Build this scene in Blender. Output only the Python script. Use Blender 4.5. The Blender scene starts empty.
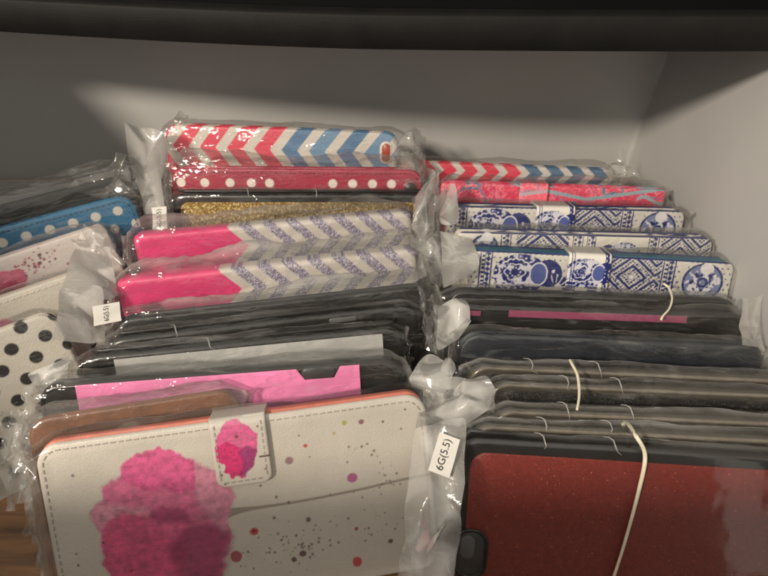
import bpy, bmesh, math, random
import numpy as np
from mathutils import Vector, Matrix

random.seed(7)
rng = np.random.default_rng(7)
scene = bpy.context.scene
C = scene.collection
F = 580.0
CAMZ = 0.271
S2 = math.sqrt(0.5)

# ------------------------------------------------------------------ helpers
def ray(px, py):
    a = (px - 384) / F; v = -(py - 288) / F
    return Vector((a, S2 + S2 * v, -S2 + S2 * v))

def at_z(px, py, z):                    # z is relative to the camera height
    d = ray(px, py)
    return d * (z / d.z) + Vector((0, 0, CAMZ))

def at_d(px, py, dist):
    return ray(px, py) * dist + Vector((0, 0, CAMZ))

def srgb(r, g, b):
    def f(c):
        c /= 255.0
        return c / 12.92 if c <= 0.04045 else ((c + 0.055) / 1.055) ** 2.4
    return np.array([f(r), f(g), f(b)])

# value noise on numpy arrays (mm coordinates)
def _h(ix, iy, seed):
    n = (ix.astype(np.int64) * 374761393 + iy.astype(np.int64) * 668265263 + seed * 2147483647) & 0x7fffffff
    n = ((n ^ (n >> 13)) * 1274126177) & 0x7fffffff
    return ((n ^ (n >> 16)) & 0xffff) / 65535.0

def vnoise(x, y, seed=0):
    x = np.asarray(x, float); y = np.asarray(y, float)
    ix = np.floor(x); iy = np.floor(y); fx = x - ix; fy = y - iy
    fx = fx * fx * (3 - 2 * fx); fy = fy * fy * (3 - 2 * fy)
    a = _h(ix, iy, seed); b = _h(ix + 1, iy, seed); c = _h(ix, iy + 1, seed); d = _h(ix + 1, iy + 1, seed)
    return (a * (1 - fx) + b * fx) * (1 - fy) + (c * (1 - fx) + d * fx) * fy

def fbm(x, y, seed=0, o=4):
    t = 0; a = 0.5; n = 0
    for i in range(o):
        t = t + a * vnoise(x, y, seed + i * 17); n += a; a *= 0.5; x = x * 2.03; y = y * 2.03
    return t / n

def smooth(a, b, x):
    t = np.clip((x - a) / (b - a), 0, 1)
    return t * t * (3 - 2 * t)

def link(name, me, mat, parent=None):
    o = bpy.data.objects.new(name, me)
    C.objects.link(o)
    if mat is not None:
        for m in (mat if isinstance(mat, (list, tuple)) else [mat]):
            me.materials.append(m)
    if parent is not None: o.parent = parent
    return o

def mesh_from(name, verts, faces, col=None, smooth_shade=True, attr=None):
    me = bpy.data.meshes.new(name)
    me.from_pydata([tuple(v) for v in verts], [], faces)
    if col is not None:
        ca = me.color_attributes.new('Col', 'FLOAT_COLOR', 'POINT')
        buf = np.ones((len(verts), 4), np.float32); buf[:, :3] = col
        ca.data.foreach_set('color', buf.ravel())
    if attr is not None:
        for k, arr in attr.items():
            at = me.attributes.new(k, 'FLOAT', 'POINT')
            at.data.foreach_set('value', np.asarray(arr, np.float32))
    if smooth_shade:
        me.polygons.foreach_set('use_smooth', [True] * len(me.polygons))
    me.update()
    return me

def tag(o, label=None, cat=None, group=None, kind=None):
    if label: o['label'] = label
    if cat: o['category'] = cat
    if group: o['group'] = group
    if kind: o['kind'] = kind
    return o

# ------------------------------------------------------------------ materials
def new_mat(name):
    m = bpy.data.materials.new(name); m.use_nodes = True
    nt = m.node_tree
    return m, nt, nt.nodes, nt.links, nt.nodes['Principled BSDF']

def mat_print(name, rough=0.45, bump_scale=1300, bump=0.25, tint=1.0, weave=False):
    m, nt, N, Lk, b = new_mat(name)
    a = N.new('ShaderNodeAttribute'); a.attribute_name = 'Col'
    tc = N.new('ShaderNodeTexCoord')
    n1 = N.new('ShaderNodeTexNoise'); n1.inputs['Scale'].default_value = 60; n1.inputs['Detail'].default_value = 6
    Lk.new(tc.outputs['Object'], n1.inputs['Vector'])
    mr = N.new('ShaderNodeMapRange'); mr.inputs['To Min'].default_value = 0.86; mr.inputs['To Max'].default_value = 1.06
    Lk.new(n1.outputs['Fac'], mr.inputs['Value'])
    mx = N.new('ShaderNodeMix'); mx.data_type = 'RGBA'; mx.blend_type = 'MULTIPLY'; mx.inputs['Factor'].default_value = 1
    Lk.new(a.outputs['Color'], mx.inputs['A']); Lk.new(mr.outputs['Result'], mx.inputs['B'])
    Lk.new(mx.outputs['Result'], b.inputs['Base Color'])
    b.inputs['Roughness'].default_value = rough
    if weave:
        w = N.new('ShaderNodeTexWave'); w.inputs['Scale'].default_value = bump_scale / 4; w.bands_direction = 'DIAGONAL'
        w.inputs['Distortion'].default_value = 1.5; w.inputs['Detail'].default_value = 2
        Lk.new(tc.outputs['Object'], w.inputs['Vector']); src = w.outputs['Fac']
    else:
        w = N.new('ShaderNodeTexVoronoi'); w.inputs['Scale'].default_value = bump_scale
        Lk.new(tc.outputs['Object'], w.inputs['Vector']); src = w.outputs['Distance']
    bp = N.new('ShaderNodeBump'); bp.inputs['Strength'].default_value = bump; bp.inputs['Distance'].default_value = 0.0003
    Lk.new(src, bp.inputs['Height']); Lk.new(bp.outputs['Normal'], b.inputs['Normal'])
    return m

def mat_plain(name, rgb, rough=0.5, spec=0.5, var=0.12, scale=80, bump=0.15, bscale=900, coat=0.0):
    m, nt, N, Lk, b = new_mat(name)
    tc = N.new('ShaderNodeTexCoord')
    n1 = N.new('ShaderNodeTexNoise'); n1.inputs['Scale'].default_value = scale; n1.inputs['Detail'].default_value = 8
    Lk.new(tc.outputs['Object'], n1.inputs['Vector'])
    cr = N.new('ShaderNodeValToRGB')
    cr.color_ramp.elements[0].position = 0.3; cr.color_ramp.elements[1].position = 0.7
    cr.color_ramp.elements[0].color = (*[c * (1 - var) for c in rgb], 1); cr.color_ramp.elements[1].color = (*[min(1, c * (1 + var)) for c in rgb], 1)
    Lk.new(n1.outputs['Fac'], cr.inputs['Fac']); Lk.new(cr.outputs['Color'], b.inputs['Base Color'])
    b.inputs['Roughness'].default_value = rough
    b.inputs['Specular IOR Level'].default_value = spec
    b.inputs['Coat Weight'].default_value = coat
    n2 = N.new('ShaderNodeTexNoise'); n2.inputs['Scale'].default_value = bscale; n2.inputs['Detail'].default_value = 3
    Lk.new(tc.outputs['Object'], n2.inputs['Vector'])
    bp = N.new('ShaderNodeBump'); bp.inputs['Strength'].default_value = bump; bp.inputs['Distance'].default_value = 0.0004
    Lk.new(n2.outputs['Fac'], bp.inputs['Height']); Lk.new(bp.outputs['Normal'], b.inputs['Normal'])
    return m

def mat_glitter(name, base, flake, amount=0.25, scale=2200, rough=0.5, tilt=.9):
    m, nt, N, Lk, b = new_mat(name)
    tc = N.new('ShaderNodeTexCoord')
    v = N.new('ShaderNodeTexVoronoi'); v.inputs['Scale'].default_value = scale
    Lk.new(tc.outputs['Object'], v.inputs['Vector'])
    sx = N.new('ShaderNodeSeparateColor'); Lk.new(v.outputs['Color'], sx.inputs['Color'])
    cr = N.new('ShaderNodeValToRGB')
    cr.color_ramp.elements[0].position = 1 - amount; cr.color_ramp.elements[1].position = min(1, 1 - amount + 0.12)
    cr.color_ramp.elements[0].color = (*base, 1); cr.color_ramp.elements[1].color = (*flake, 1)
    Lk.new(sx.outputs['Red'], cr.inputs['Fac'])
    n = N.new('ShaderNodeTexNoise'); n.inputs['Scale'].default_value = 400; n.inputs['Detail'].default_value = 5
    Lk.new(tc.outputs['Object'], n.inputs['Vector'])
    mr = N.new('ShaderNodeMapRange'); mr.inputs['To Min'].default_value = 0.6; mr.inputs['To Max'].default_value = 1.35
    Lk.new(n.outputs['Fac'], mr.inputs['Value'])
    mx = N.new('ShaderNodeMix'); mx.data_type = 'RGBA'; mx.blend_type = 'MULTIPLY'; mx.inputs['Factor'].default_value = 1
    Lk.new(cr.outputs['Color'], mx.inputs['A']); Lk.new(mr.outputs['Result'], mx.inputs['B'])
    Lk.new(mx.outputs['Result'], b.inputs['Base Color'])
    b.inputs['Roughness'].default_value = rough
    # each flake is tilted its own way
    vm = N.new('ShaderNodeVectorMath'); vm.operation = 'SUBTRACT'; vm.inputs[1].default_value = (0.5, 0.5, 0.5)
    Lk.new(v.outputs['Color'], vm.inputs[0])
    sc = N.new('ShaderNodeVectorMath'); sc.operation = 'SCALE'; sc.inputs['Scale'].default_value = tilt
    Lk.new(vm.outputs[0], sc.inputs[0])
    g = N.new('ShaderNodeNewGeometry')
    ad = N.new('ShaderNodeVectorMath'); ad.operation = 'ADD'
    Lk.new(g.outputs['Normal'], ad.inputs[0]); Lk.new(sc.outputs[0], ad.inputs[1])
    nm = N.new('ShaderNodeVectorMath'); nm.operation = 'NORMALIZE'; Lk.new(ad.outputs[0], nm.inputs[0])
    Lk.new(nm.outputs[0], b.inputs['Normal'])
    return m

def mat_film(name='cellophane_film', wr=210, bstr=0.95, stretch=0.4, rough=.055, crease=.14):
    m = bpy.data.materials.new(name); m.use_nodes = True
    nt = m.node_tree; N = nt.nodes; Lk = nt.links
    N.remove(N['Principled BSDF']); out = N['Material Output']
    tc = N.new('ShaderNodeTexCoord')
    n1 = N.new('ShaderNodeTexNoise'); n1.inputs['Scale'].default_value = wr; n1.inputs['Detail'].default_value = 3; n1.inputs['Distortion'].default_value = 0.6
    mp = N.new('ShaderNodeMapping'); mp.inputs['Scale'].default_value = (stretch, 1, 1)
    Lk.new(tc.outputs['Object'], mp.inputs['Vector']); Lk.new(mp.outputs['Vector'], n1.inputs['Vector'])
    n2 = N.new('ShaderNodeTexVoronoi'); n2.inputs['Scale'].default_value = wr * 0.4; n2.feature = 'F1'
    Lk.new(mp.outputs['Vector'], n2.inputs['Vector'])
    ad = N.new('ShaderNodeMath'); ad.operation = 'ADD'
    Lk.new(n1.outputs['Fac'], ad.inputs[0]); Lk.new(n2.outputs['Distance'], ad.inputs[1])
    bp = N.new('ShaderNodeBump'); bp.inputs['Strength'].default_value = bstr; bp.inputs['Distance'].default_value = 0.0012
    Lk.new(ad.outputs[0], bp.inputs['Height'])
    tr = N.new('ShaderNodeBsdfTransparent'); tr.inputs['Color'].default_value = (0.996, 0.995, 0.99, 1)
    gl = N.new('ShaderNodeBsdfGlossy'); gl.inputs['Roughness'].default_value = rough; gl.inputs['Color'].default_value = (0.95, 0.94, 0.92, 1)
    Lk.new(bp.outputs['Normal'], gl.inputs['Normal'])
    df = N.new('ShaderNodeBsdfDiffuse'); df.inputs['Color'].default_value = (0.86, 0.845, 0.81, 1)
    tl = N.new('ShaderNodeBsdfTranslucent'); tl.inputs['Color'].default_value = (0.86, 0.845, 0.81, 1)
    Lk.new(bp.outputs['Normal'], df.inputs['Normal'])
    m1 = N.new('ShaderNodeMixShader'); m1.inputs['Fac'].default_value = 0.4
    Lk.new(df.outputs[0], m1.inputs[1]); Lk.new(tl.outputs[0], m1.inputs[2])
    at = N.new('ShaderNodeAttribute'); at.attribute_name = 'haze'
    m2 = N.new('ShaderNodeMixShader')
    mp2 = N.new('ShaderNodeMapping'); mp2.inputs['Scale'].default_value = (.5, 1, 1); mp2.inputs['Rotation'].default_value = (0, .22, 0)
    oi = N.new('ShaderNodeObjectInfo'); ofs = N.new('ShaderNodeVectorMath'); ofs.operation = 'ADD'
    Lk.new(tc.outputs['Object'], ofs.inputs[0]); Lk.new(oi.outputs['Random'], ofs.inputs[1]); Lk.new(ofs.outputs[0], mp2.inputs['Vector'])
    nd = N.new('ShaderNodeTexNoise'); nd.inputs['Scale'].default_value = 60; nd.inputs['Detail'].default_value = 2
    Lk.new(ofs.outputs[0], nd.inputs['Vector'])
    vc = N.new('ShaderNodeTexNoise'); vc.inputs['Scale'].default_value = 95; vc.inputs['Detail'].default_value = 1.5
    mp2.inputs['Scale'].default_value = (.07, 1, 1)
    Lk.new(mp2.outputs['Vector'], vc.inputs['Vector'])
    vs_ = N.new('ShaderNodeMath'); vs_.operation = 'SUBTRACT'; vs_.inputs[1].default_value = .5; Lk.new(vc.outputs['Fac'], vs_.inputs[0])
    va_ = N.new('ShaderNodeMath'); va_.operation = 'ABSOLUTE'; Lk.new(vs_.outputs[0], va_.inputs[0])
    c1 = N.new('ShaderNodeMapRange'); c1.inputs['From Min'].default_value = .004; c1.inputs['From Max'].default_value = .02; c1.inputs['To Min'].default_value = 1; c1.inputs['To Max'].default_value = 0
    Lk.new(va_.outputs[0], c1.inputs['Value'])
    nm_ = N.new('ShaderNodeTexNoise'); nm_.inputs['Scale'].default_value = 75; nm_.inputs['Detail'].default_value = 3
    Lk.new(ofs.outputs[0], nm_.inputs['Vector'])
    c2 = N.new('ShaderNodeMapRange'); c2.inputs['From Min'].default_value = .50; c2.inputs['From Max'].default_value = .66; c2.inputs['To Max'].default_value = crease
    Lk.new(nm_.outputs['Fac'], c2.inputs['Value'])
    cm = N.new('ShaderNodeMath'); cm.operation = 'MULTIPLY'; Lk.new(c1.outputs['Result'], cm.inputs[0]); Lk.new(c2.outputs['Result'], cm.inputs[1])  # long thin sheen lines along the film, painted into its haze
    # cloudy patches of the film
    c3 = N.new('ShaderNodeMapRange'); c3.inputs['From Min'].default_value = .5; c3.inputs['From Max'].default_value = .75; c3.inputs['To Max'].default_value = crease * .18
    Lk.new(nd.outputs['Fac'], c3.inputs['Value'])
    ca_ = N.new('ShaderNodeMath'); ca_.operation = 'ADD'; Lk.new(cm.outputs[0], ca_.inputs[0]); Lk.new(c3.outputs['Result'], ca_.inputs[1])
    hs = N.new('ShaderNodeMath'); hs.operation = 'ADD'; hs.use_clamp = True
    Lk.new(at.outputs['Fac'], hs.inputs[0]); Lk.new(ca_.outputs[0], hs.inputs[1])
    Lk.new(hs.outputs[0], m2.inputs['Fac']); Lk.new(tr.outputs[0], m2.inputs[1]); Lk.new(m1.outputs[0], m2.inputs[2])
    fr = N.new('ShaderNodeFresnel'); fr.inputs['IOR'].default_value = 1.55
    Lk.new(bp.outputs['Normal'], fr.inputs['Normal'])
    mn = N.new('ShaderNodeMath'); mn.operation = 'MINIMUM'; mn.inputs[1].default_value = 0.32
    Lk.new(fr.outputs[0], mn.inputs[0])
    m3 = N.new('ShaderNodeMixShader')
    Lk.new(mn.outputs[0], m3.inputs['Fac']); Lk.new(m2.outputs[0], m3.inputs[1]); Lk.new(gl.outputs[0], m3.inputs[2])
    Lk.new(m3.outputs[0], out.inputs['Surface'])
    return m

M = {}
M['leather'] = mat_print('printed_leather', 0.42, 1500, 0.35)
M['weave'] = mat_print('saffiano_leather', 0.4, 2600, 0.3, weave=True)
M['gloss_print'] = mat_print('smooth_print', 0.35, 1500, 0.15)
M['purple_glitter'] = M['gloss_print']
M['black_tpu'] = mat_plain('black_rubber', (0.012, 0.0115, 0.011), 0.3, 0.5, 0.3, 120, 0.1)
M['brown_tpu'] = mat_plain('smoky_rubber', (0.05, 0.044, 0.034), 0.22, 0.7, 0.3, 120, 0.1)
M['smoky_rim'] = mat_plain('smoky_clear_rim', (0.15, 0.13, 0.10), 0.16, 0.8, 0.3, 120, 0.1)
M['black_leather'] = mat_plain('black_leather', (0.014, 0.0135, 0.013), 0.42, 0.5, 0.3, 150, 0.4, 1600)
M['navy_leather'] = mat_plain('navy_leather', (0.012, 0.016, 0.024), 0.45, 0.5, 0.25, 150, 0.4, 1600)
M['coral'] = mat_plain('coral_lining', tuple(srgb(224, 134, 116)), 0.55, 0.4, 0.12, 200, 0.4, 1500)
M['tan'] = mat_plain('tan_leather', tuple(srgb(118, 73, 44)), 0.45, 0.5, 0.3, 90, 0.4, 1200)
M['teal'] = mat_plain('teal_lining', tuple(srgb(50, 120, 150)), 0.5, 0.4, 0.1)
M['cream_lining'] = mat_plain('cream_lining', tuple(srgb(205, 195, 185)), 0.6, 0.4, 0.1)
M['pink_lining'] = mat_plain('pink_lining', tuple(srgb(215, 110, 140)), 0.6, 0.4, 0.1)
M['dark_lining'] = mat_plain('dark_lining', (0.02, 0.018, 0.018), 0.6, 0.4, 0.2)
M['gold'] = mat_glitter('gold_glitter', tuple(srgb(150, 116, 48)), tuple(srgb(250, 225, 150)), 0.3, 1250, .4, 1.1)
M['red_glitter'] = mat_glitter('red_glitter', tuple(srgb(126, 43, 35)), tuple(srgb(220, 130, 96)), 0.008, 2600, .5, .4)
M['black_glitter'] = mat_glitter('black_glitter', (0.012, 0.011, 0.010), (0.14, 0.12, 0.09), 0.03, 2000, .5, .5)
M['stitch_grey'] = mat_plain('grey_thread', tuple(srgb(168, 160, 152)), 0.7)
M['stitch_white'] = mat_plain('white_thread', tuple(srgb(225, 220, 210)), 0.7)
M['stitch_red'] = mat_plain('wine_thread', tuple(srgb(105, 12, 32)), 0.7)
M['stitch_blue'] = mat_plain('dark_blue_thread', tuple(srgb(25, 62, 95)), 0.7)
M['stitch_cream'] = mat_plain('cream_thread', tuple(srgb(235, 222, 212)), 0.7)
M['card_pink'] = mat_plain('pink_card', tuple(srgb(244, 138, 190)), 0.5, 0.4, 0.03)
M['card_grey'] = mat_plain('grey_card', tuple(srgb(190, 190, 187)), 0.5, 0.4, 0.06)
M['card_dusky'] = mat_plain('dusky_pink_card', tuple(srgb(146, 66, 98)), 0.45, 0.5, 0.12)
M['orange_hole'] = mat_plain('orange_plastic', tuple(srgb(170, 72, 45)), 0.35)
M['white_ring'] = mat_plain('white_plastic', tuple(srgb(225, 215, 208)), 0.4)
M['black_hole'] = mat_plain('black_hole', (0.006, 0.005, 0.005), 0.4)
M['wine_ring'] = mat_plain('wine_leather', tuple(srgb(140, 24, 52)), 0.4)
M['grey_tab'] = mat_plain('grey_plastic', tuple(srgb(96, 98, 98)), 0.3, 0.5)
M['dark_tab'] = mat_plain('charcoal_plastic', tuple(srgb(58, 60, 60)), 0.35, 0.5)
M['rubber'] = mat_plain('cream_rubber', tuple(srgb(222, 215, 190)), 0.5, 0.4, 0.08, 300, 0.3)
M['sticker'] = mat_plain('white_paper', tuple(srgb(214, 211, 204)), 0.5, 0.4, 0.03)
M['ink'] = mat_plain('black_ink', (0.012, 0.012, 0.012), 0.5)
M['film'] = mat_film()
M['flap'] = mat_film('crumpled_film', 190, 0.3, .8, .16, .18)
M['smooth_film'] = mat_film('smooth_film', 160, 0.06, .3, .1, .03)

# ------------------------------------------------------------------ prints (x, s in mm; s = distance down from the top edge)
def canvas(x, base):
    c = np.empty((len(x), 3)); c[:] = base
    return c

def put(c, mask, col):
    a = np.clip(np.asarray(mask, float), 0, 1)[:, None]
    c[:] = c * (1 - a) + np.asarray(col) * a

def paint_chevron_zag(x, s):
    u = x - 0.8 * np.abs(s - 14.0)
    white = srgb(222, 214, 205)
    per = 18.6; ph = (u + 81.5) / per; f = ph - np.floor(ph); k = np.floor(ph)
    c = canvas(x, white)
    col = f > 0.40
    red = k < 4
    edge = smooth(0.40, 0.425, f) * (1 - smooth(0.975, 1.0, f))
    n = vnoise(x * 1.5, s * 1.5, 3)[:, None]
    put(c, edge * red, srgb(232, 62, 92))
    blues = np.where((np.mod(k, 2) == 0)[:, None], srgb(84, 126, 168), srgb(112, 150, 186))
    a = (edge * (~red))[:, None]
    c[:] = c * (1 - a) + blues * a
    c *= 0.93 + 0.12 * n
    return c

def paint_chevron_arrow(x, s):
    u = x + 1.0 * np.abs(s - 4.6)
    c = canvas(x, srgb(214, 206, 200))
    per = 14.3; ph = (u + 76) / per; f = ph - np.floor(ph); k = np.floor(ph)
    e = smooth(0.36, 0.39, f) * (1 - smooth(0.97, 1.0, f))
    put(c, e * (k < 4.5 + 1), srgb(226, 58, 84))
    put(c, e * (k > 5), srgb(78, 112, 145))
    return c

def paint_pink_arrow(x, s):
    c = canvas(x, srgb(216, 208, 198))
    u = x + 0.95 * np.abs(s - 11.5)
    sp = vnoise(x * 2.6, s * 2.6, 5); sp2 = vnoise(x * 4.1, s * 4.1, 9)
    per = 13.4; ph = (u + 10.0) / per; f = ph - np.floor(ph)
    band = smooth(0.0, 0.03, f) * (1 - smooth(0.52, 0.55, f)) * (u > -10)
    pur = srgb(150, 142, 158) * (1 + 0 * x[:, None])
    pur = np.where((sp > 0.62)[:, None], srgb(116, 104, 140), pur)
    pur = np.where((sp2 > 0.66)[:, None], srgb(216, 210, 220), pur)
    a = band[:, None]; c[:] = c * (1 - a) + pur * a
    put(c, (1 - smooth(-16.4, -16.0, u)), srgb(232, 62, 124))
    # faint embossed squiggles on the solid part
    q = np.abs(s - 16 - 3.5 * np.sin((x + 50) * 0.35)) < 0.4
    put(c, (q & (x > -44) & (x < -32)) * 0.5, srgb(150, 40, 84))
    c *= (0.95 + 0.1 * vnoise(x * .3, s * .3, 8))[:, None]
    return c

def dots(c, x, s, pts, r, col):
    for (a, b) in pts:
        d = np.hypot(x - a, s - b)
        put(c, 1 - smooth(r - 0.25, r + 0.25, d), col)

def paint_red_dots(x, s):
    c = canvas(x, srgb(168, 26, 62))
    pts = [(-73, 9), (-58, 9), (-42, 9), (-28.5, 9), (-17, 9), (23, 9), (35.5, 9), (48, 9), (60, 9),
           (-36, 16.5), (29, 16.5), (42, 16.5), (54.5, 16.5), (-50, 16.5), (-65, 16.5)]
    for j in range(2, 8):
        for i in range(-6, 7):
            pts.append((i * 12.6 + (6.3 if j % 2 else 0), 9 + j * 7.6))
    dots(c, x, s, pts, 2.8, srgb(238, 226, 218))
    c *= (0.92 + 0.14 * vnoise(x * .25, s * .25, 2))[:, None]
    return c

def paint_blue_dots(x, s):
    c = canvas(x, srgb(44, 118, 160))
    pts = []
    for i in range(-7, 7):
        pts.append((69 - (i + 6.5) * 12.6 + 6, 7.6 + 0.12 * (i + 6)))
        pts.append((75.3 - (i + 6.5) * 12.6 + 7, 17.5))
        pts.append((69 - (i + 6.5) * 12.6 + 6, 28))
        pts.append((75.3 - (i + 6.5) * 12.6 + 7, 38))
    dots(c, x, s, pts, 2.7, srgb(226, 222, 212))
    return c

def paint_bw_dots(x, s):
    c = canvas(x, srgb(224, 217, 204))
    pts = []
    for j in range(0, 9):
        for i in range(-6, 6):
            pts.append((i * 15.2 + (7.6 if j % 2 else 0) + 3, 2.5 + j * 8.0))
    dots(c, x, s, pts, 3.0, srgb(30, 26, 24))
    return c

def paint_tropical(x, s):
    c = canvas(x, srgb(228, 52, 96))
    n = fbm(x * 0.12, s * 0.16, 4); sp = vnoise(x * 1.6, s * 1.6, 6)
    put(c, (n > 0.5) & (sp > 0.45), srgb(245, 130, 150))
    put(c, (n < 0.44) & (sp > 0.6), srgb(250, 98, 120))
    v = np.abs(fbm(x * 0.06 + 3, s * 0.09, 12) - 0.52)
    put(c, 1 - smooth(0.018, 0.03, v), srgb(120, 150, 172))
    put(c, (1 - smooth(0.004, 0.01, v)), srgb(70, 88, 130))
    put(c, (x > -20) & (x < -3) & (s < 16) & (sp > .2), srgb(240, 150, 150))
    v2 = np.abs(np.abs(x - 22) * 0.16 - 6 + s * 0.9 - 1) < 1.0
    put(c, v2, srgb(150, 175, 188))
    v3 = (np.abs(s - 7 - 2 * np.sin(x * .3)) < 1.1) & (x > 53)
    put(c, v3, srgb(150, 180, 190))
    return c

NAVY = srgb(36, 44, 108)
def el_column(c, x, s, x0, w):
    u = (x - x0) / w
    ins = (u > 0) & (u < 1)
    put(c, ins & ((u < .1) | (u > .9)), NAVY)
    put(c, ins & (np.mod(s, 2.4) < 1.2) & (np.abs(u - .28) < .1), NAVY)
    tri = np.mod(s, 3.0) / 3.0
    put(c, ins & (np.abs(u - .66) < .18 * (1 - np.abs(2 * tri - 1)) + .02), NAVY)
    put(c, ins & (np.abs(u - .44) < .03), NAVY)

def el_elephant(c, x, s, cx, cs, k, flip=1):
    X = (x - cx) / k * flip; Y = (s - cs) / k
    body = (X / 15) ** 2 + (Y / 11.5) ** 2 < 1
    head = ((X - 15) / 8) ** 2 + ((Y + 1) / 8) ** 2 < 1
    trunk = (np.abs(np.hypot(X - 20, Y - 8) - 6.5) < 2.4) & (X > 17) & (Y > -2)
    legs = (Y > 4) & (Y < 20) & ((np.abs(X + 9) < 3.6) | (np.abs(X - 7) < 3.6))
    sil = body | head | trunk | legs
    put(c, sil, NAVY)
    pn = fbm(x * .35 + cx, s * .35, 15, 3)
    put(c, body & (pn > .57), srgb(206, 206, 216))
    put(c, body & (pn > .50) & (pn < .53), srgb(120, 130, 176))
    r = np.hypot(X + 3, (Y + 1) * 1.15); th = np.arctan2(Y + 1, X + 3)
    white = srgb(216, 214, 222)
    put(c, body & (np.abs(r - 8.2 - .9 * np.abs(np.sin(th * 7))) < .55), white)
    put(c, body & (np.abs(r - 5.4 - .6 * np.cos(th * 6)) < .4), white)
    put(c, body & (np.abs(r - 2.8) < .4) & (np.cos(th * 9) > -.2), white)
    put(c, body & (r > 10.2) & (np.mod(th * 9, 3.1416) < 1.0) & (r < 11.4), white)
    put(c, legs & (np.mod(Y, 3.0) < .9), white)
    ear = ((X - 10) / 4.6) ** 2 + ((Y + .5) / 6.2) ** 2
    put(c, (ear < 1.25) & sil, srgb(84, 96, 156))
    put(c, (ear < 1.25) & (ear > .92) & sil, white)
    put(c, (np.hypot(X - 18, Y + 2.5) < 1.0), white)
    put(c, trunk & (np.mod(np.arctan2(Y - 8, X - 20) * 8, 3.1416) < .8), white)
    put(c, (np.abs(Y - 17) < .7) & (np.mod(X, 2.6) < 1.5) & (np.abs(X) < 22), NAVY)

def el_diamond(c, x, s, x0, x1, cs=9, sc=1.0):
    ins = (x > x0) & (x < x1)
    u = np.mod(x - x0, 25 * sc) - 12.5 * sc
    d = (np.abs(u) * 0.86 + np.abs(s - cs)) / sc
    f = np.mod(d, 5.6)
    put(c, ins & (f < 2.0), NAVY)
    step = (np.mod(np.floor(x / 1.1) + np.floor(s / 1.1), 2) == 0)
    put(c, ins & (f > 2.7) & (f < 4.9) & step, NAVY)
    put(c, ins & (d < 1.6), srgb(222, 220, 222))

def el_circle(c, x, s, cx, cs, r):
    X = x - cx; Y = s - cs; d = np.hypot(X, Y); th = np.arctan2(Y, X)
    put(c, d < r, srgb(120, 132, 172))
    put(c, (d < r) & (d > r - 1.2), NAVY)
    put(c, (d < r - 2) & (np.cos(th * 8) * 1.6 + 6.0 > d) & (d > 3.6), NAVY)
    put(c, (d < r - 1.6) & (fbm(x * .5, s * .5, 21) > .56), srgb(222, 220, 224))
    put(c, (d < 3.0) & (d > 1.6), NAVY)
    put(c, (np.hypot(X - 1, Y + r * .72) < 3.4), srgb(224, 222, 224))

def paint_elephant(x, s):
    c = canvas(x, srgb(216, 212, 204))
    put(c, (np.mod(x + 1.5 * np.floor(s / 3), 3) < 1.0) & (np.mod(s, 3) < 1.0) & (fbm(x * .2, s * .2, 66) > .38), srgb(84, 92, 146))
    put(c, s < 0.8, NAVY * 0.8)
    el_column(c, x, s, -66, 7)
    el_elephant(c, x, s, -43, 12.5, 1.0)
    el_diamond(c, x, s, 5, 33, 11)
    el_column(c, x, s, 33.5, 7)
    el_circle(c, x, s, 56, 12, 11)
    return c

def paint_elephant_shift(x, s):
    c = canvas(x, srgb(224, 219, 208))
    put(c, s < 0.8, NAVY * 0.8)
    el_circle(c, x, s, -56, 9, 8)
    el_column(c, x, s, -47, 6)
    el_diamond(c, x, s, -38, -8, 8, 1.2)
    el_column(c, x, s, -6, 6); el_column(c, x, s, 2, 5)
    el_elephant(c, x, s, 24, 11, .62, -1)
    el_column(c, x, s, 37, 6)
    el_diamond(c, x, s, 44, 72, 12, .9)
    return c

def paint_elephant_clasp(x, s):
    c = canvas(x, srgb(228, 224, 216))
    el_elephant(c, x, s, -2.0, 9.5, .74, 1)
    el_column(c, x, s, 8, 3)
    e = 11 - np.abs(x)
    put(c, (np.abs(e - 1.4) < .3), NAVY)
    put(c, (np.abs(e - 2.6) < .25), NAVY)
    return c

def paint_tropical_clasp(x, s):
    c = paint_tropical(x + 41, s)
    put(c, np.ones(len(x)) * .35, srgb(250, 160, 165))
    return c

# the white wallet with the watercolour poppy
def poppy(c, x, s, cx, cs, k, seed=0):
    X = (x - cx) / k; Y = (s - cs) / k
    n = fbm(X * .09 + 40, Y * .09 + 40, 30 + seed, 5); n2 = fbm(X * .25 + 9, Y * .25, 44 + seed, 4)
    streak = fbm(np.arctan2(Y - 14, X - 10) * 9, np.hypot(X, Y) * .05, 60 + seed, 3)
    # petals: (ox, oy, rx, ry, colour)
    P = [(-2, -17, 20, 13, srgb(232, 96, 148), .95), (17, -8, 13, 18, srgb(226, 128, 160), .85), (-19, -3, 12, 9, srgb(232, 150, 172), .9),
         (-4, 6, 22, 18, srgb(212, 62, 122), .95), (-8, 20, 21, 17, srgb(205, 44, 104), .95), (14, 10, 15, 22, srgb(196, 62, 112), .9)]
    for (ox, oy, rx, ry, col, al) in P:
        d = np.sqrt(((X - ox) / rx) ** 2 + ((Y - oy) / ry) ** 2) + (n - .5) * .75
        m = (1 - smooth(.9, .97, d)) * al
        edge = smooth(.6, .95, d)
        cc = col[None, :] * (0.72 + 0.55 * n2 + .25 * (streak - .5) + .12 * edge)[:, None]
        a = m[:, None]; c[:] = c * (1 - a) + np.clip(cc, 0, 1) * a
    d = np.sqrt(((X - 13) / 13) ** 2 + ((Y - 17) / 15) ** 2) + (n2 - .5) * 1.1
    put(c, (1 - smooth(.75, 1.05, d)) * .85, srgb(122, 22, 66))
    d = np.sqrt(((X - 4) / 12) ** 2 + ((Y + 1) / 4) ** 2) + (n2 - .5) * 1.3
    put(c, (1 - smooth(.6, 1.0, d)) * .6, srgb(140, 26, 80))
    put(c, ((n2 > .66) & (np.hypot(X, Y - 6) < 16)) * .4, srgb(120, 16, 60))

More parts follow.
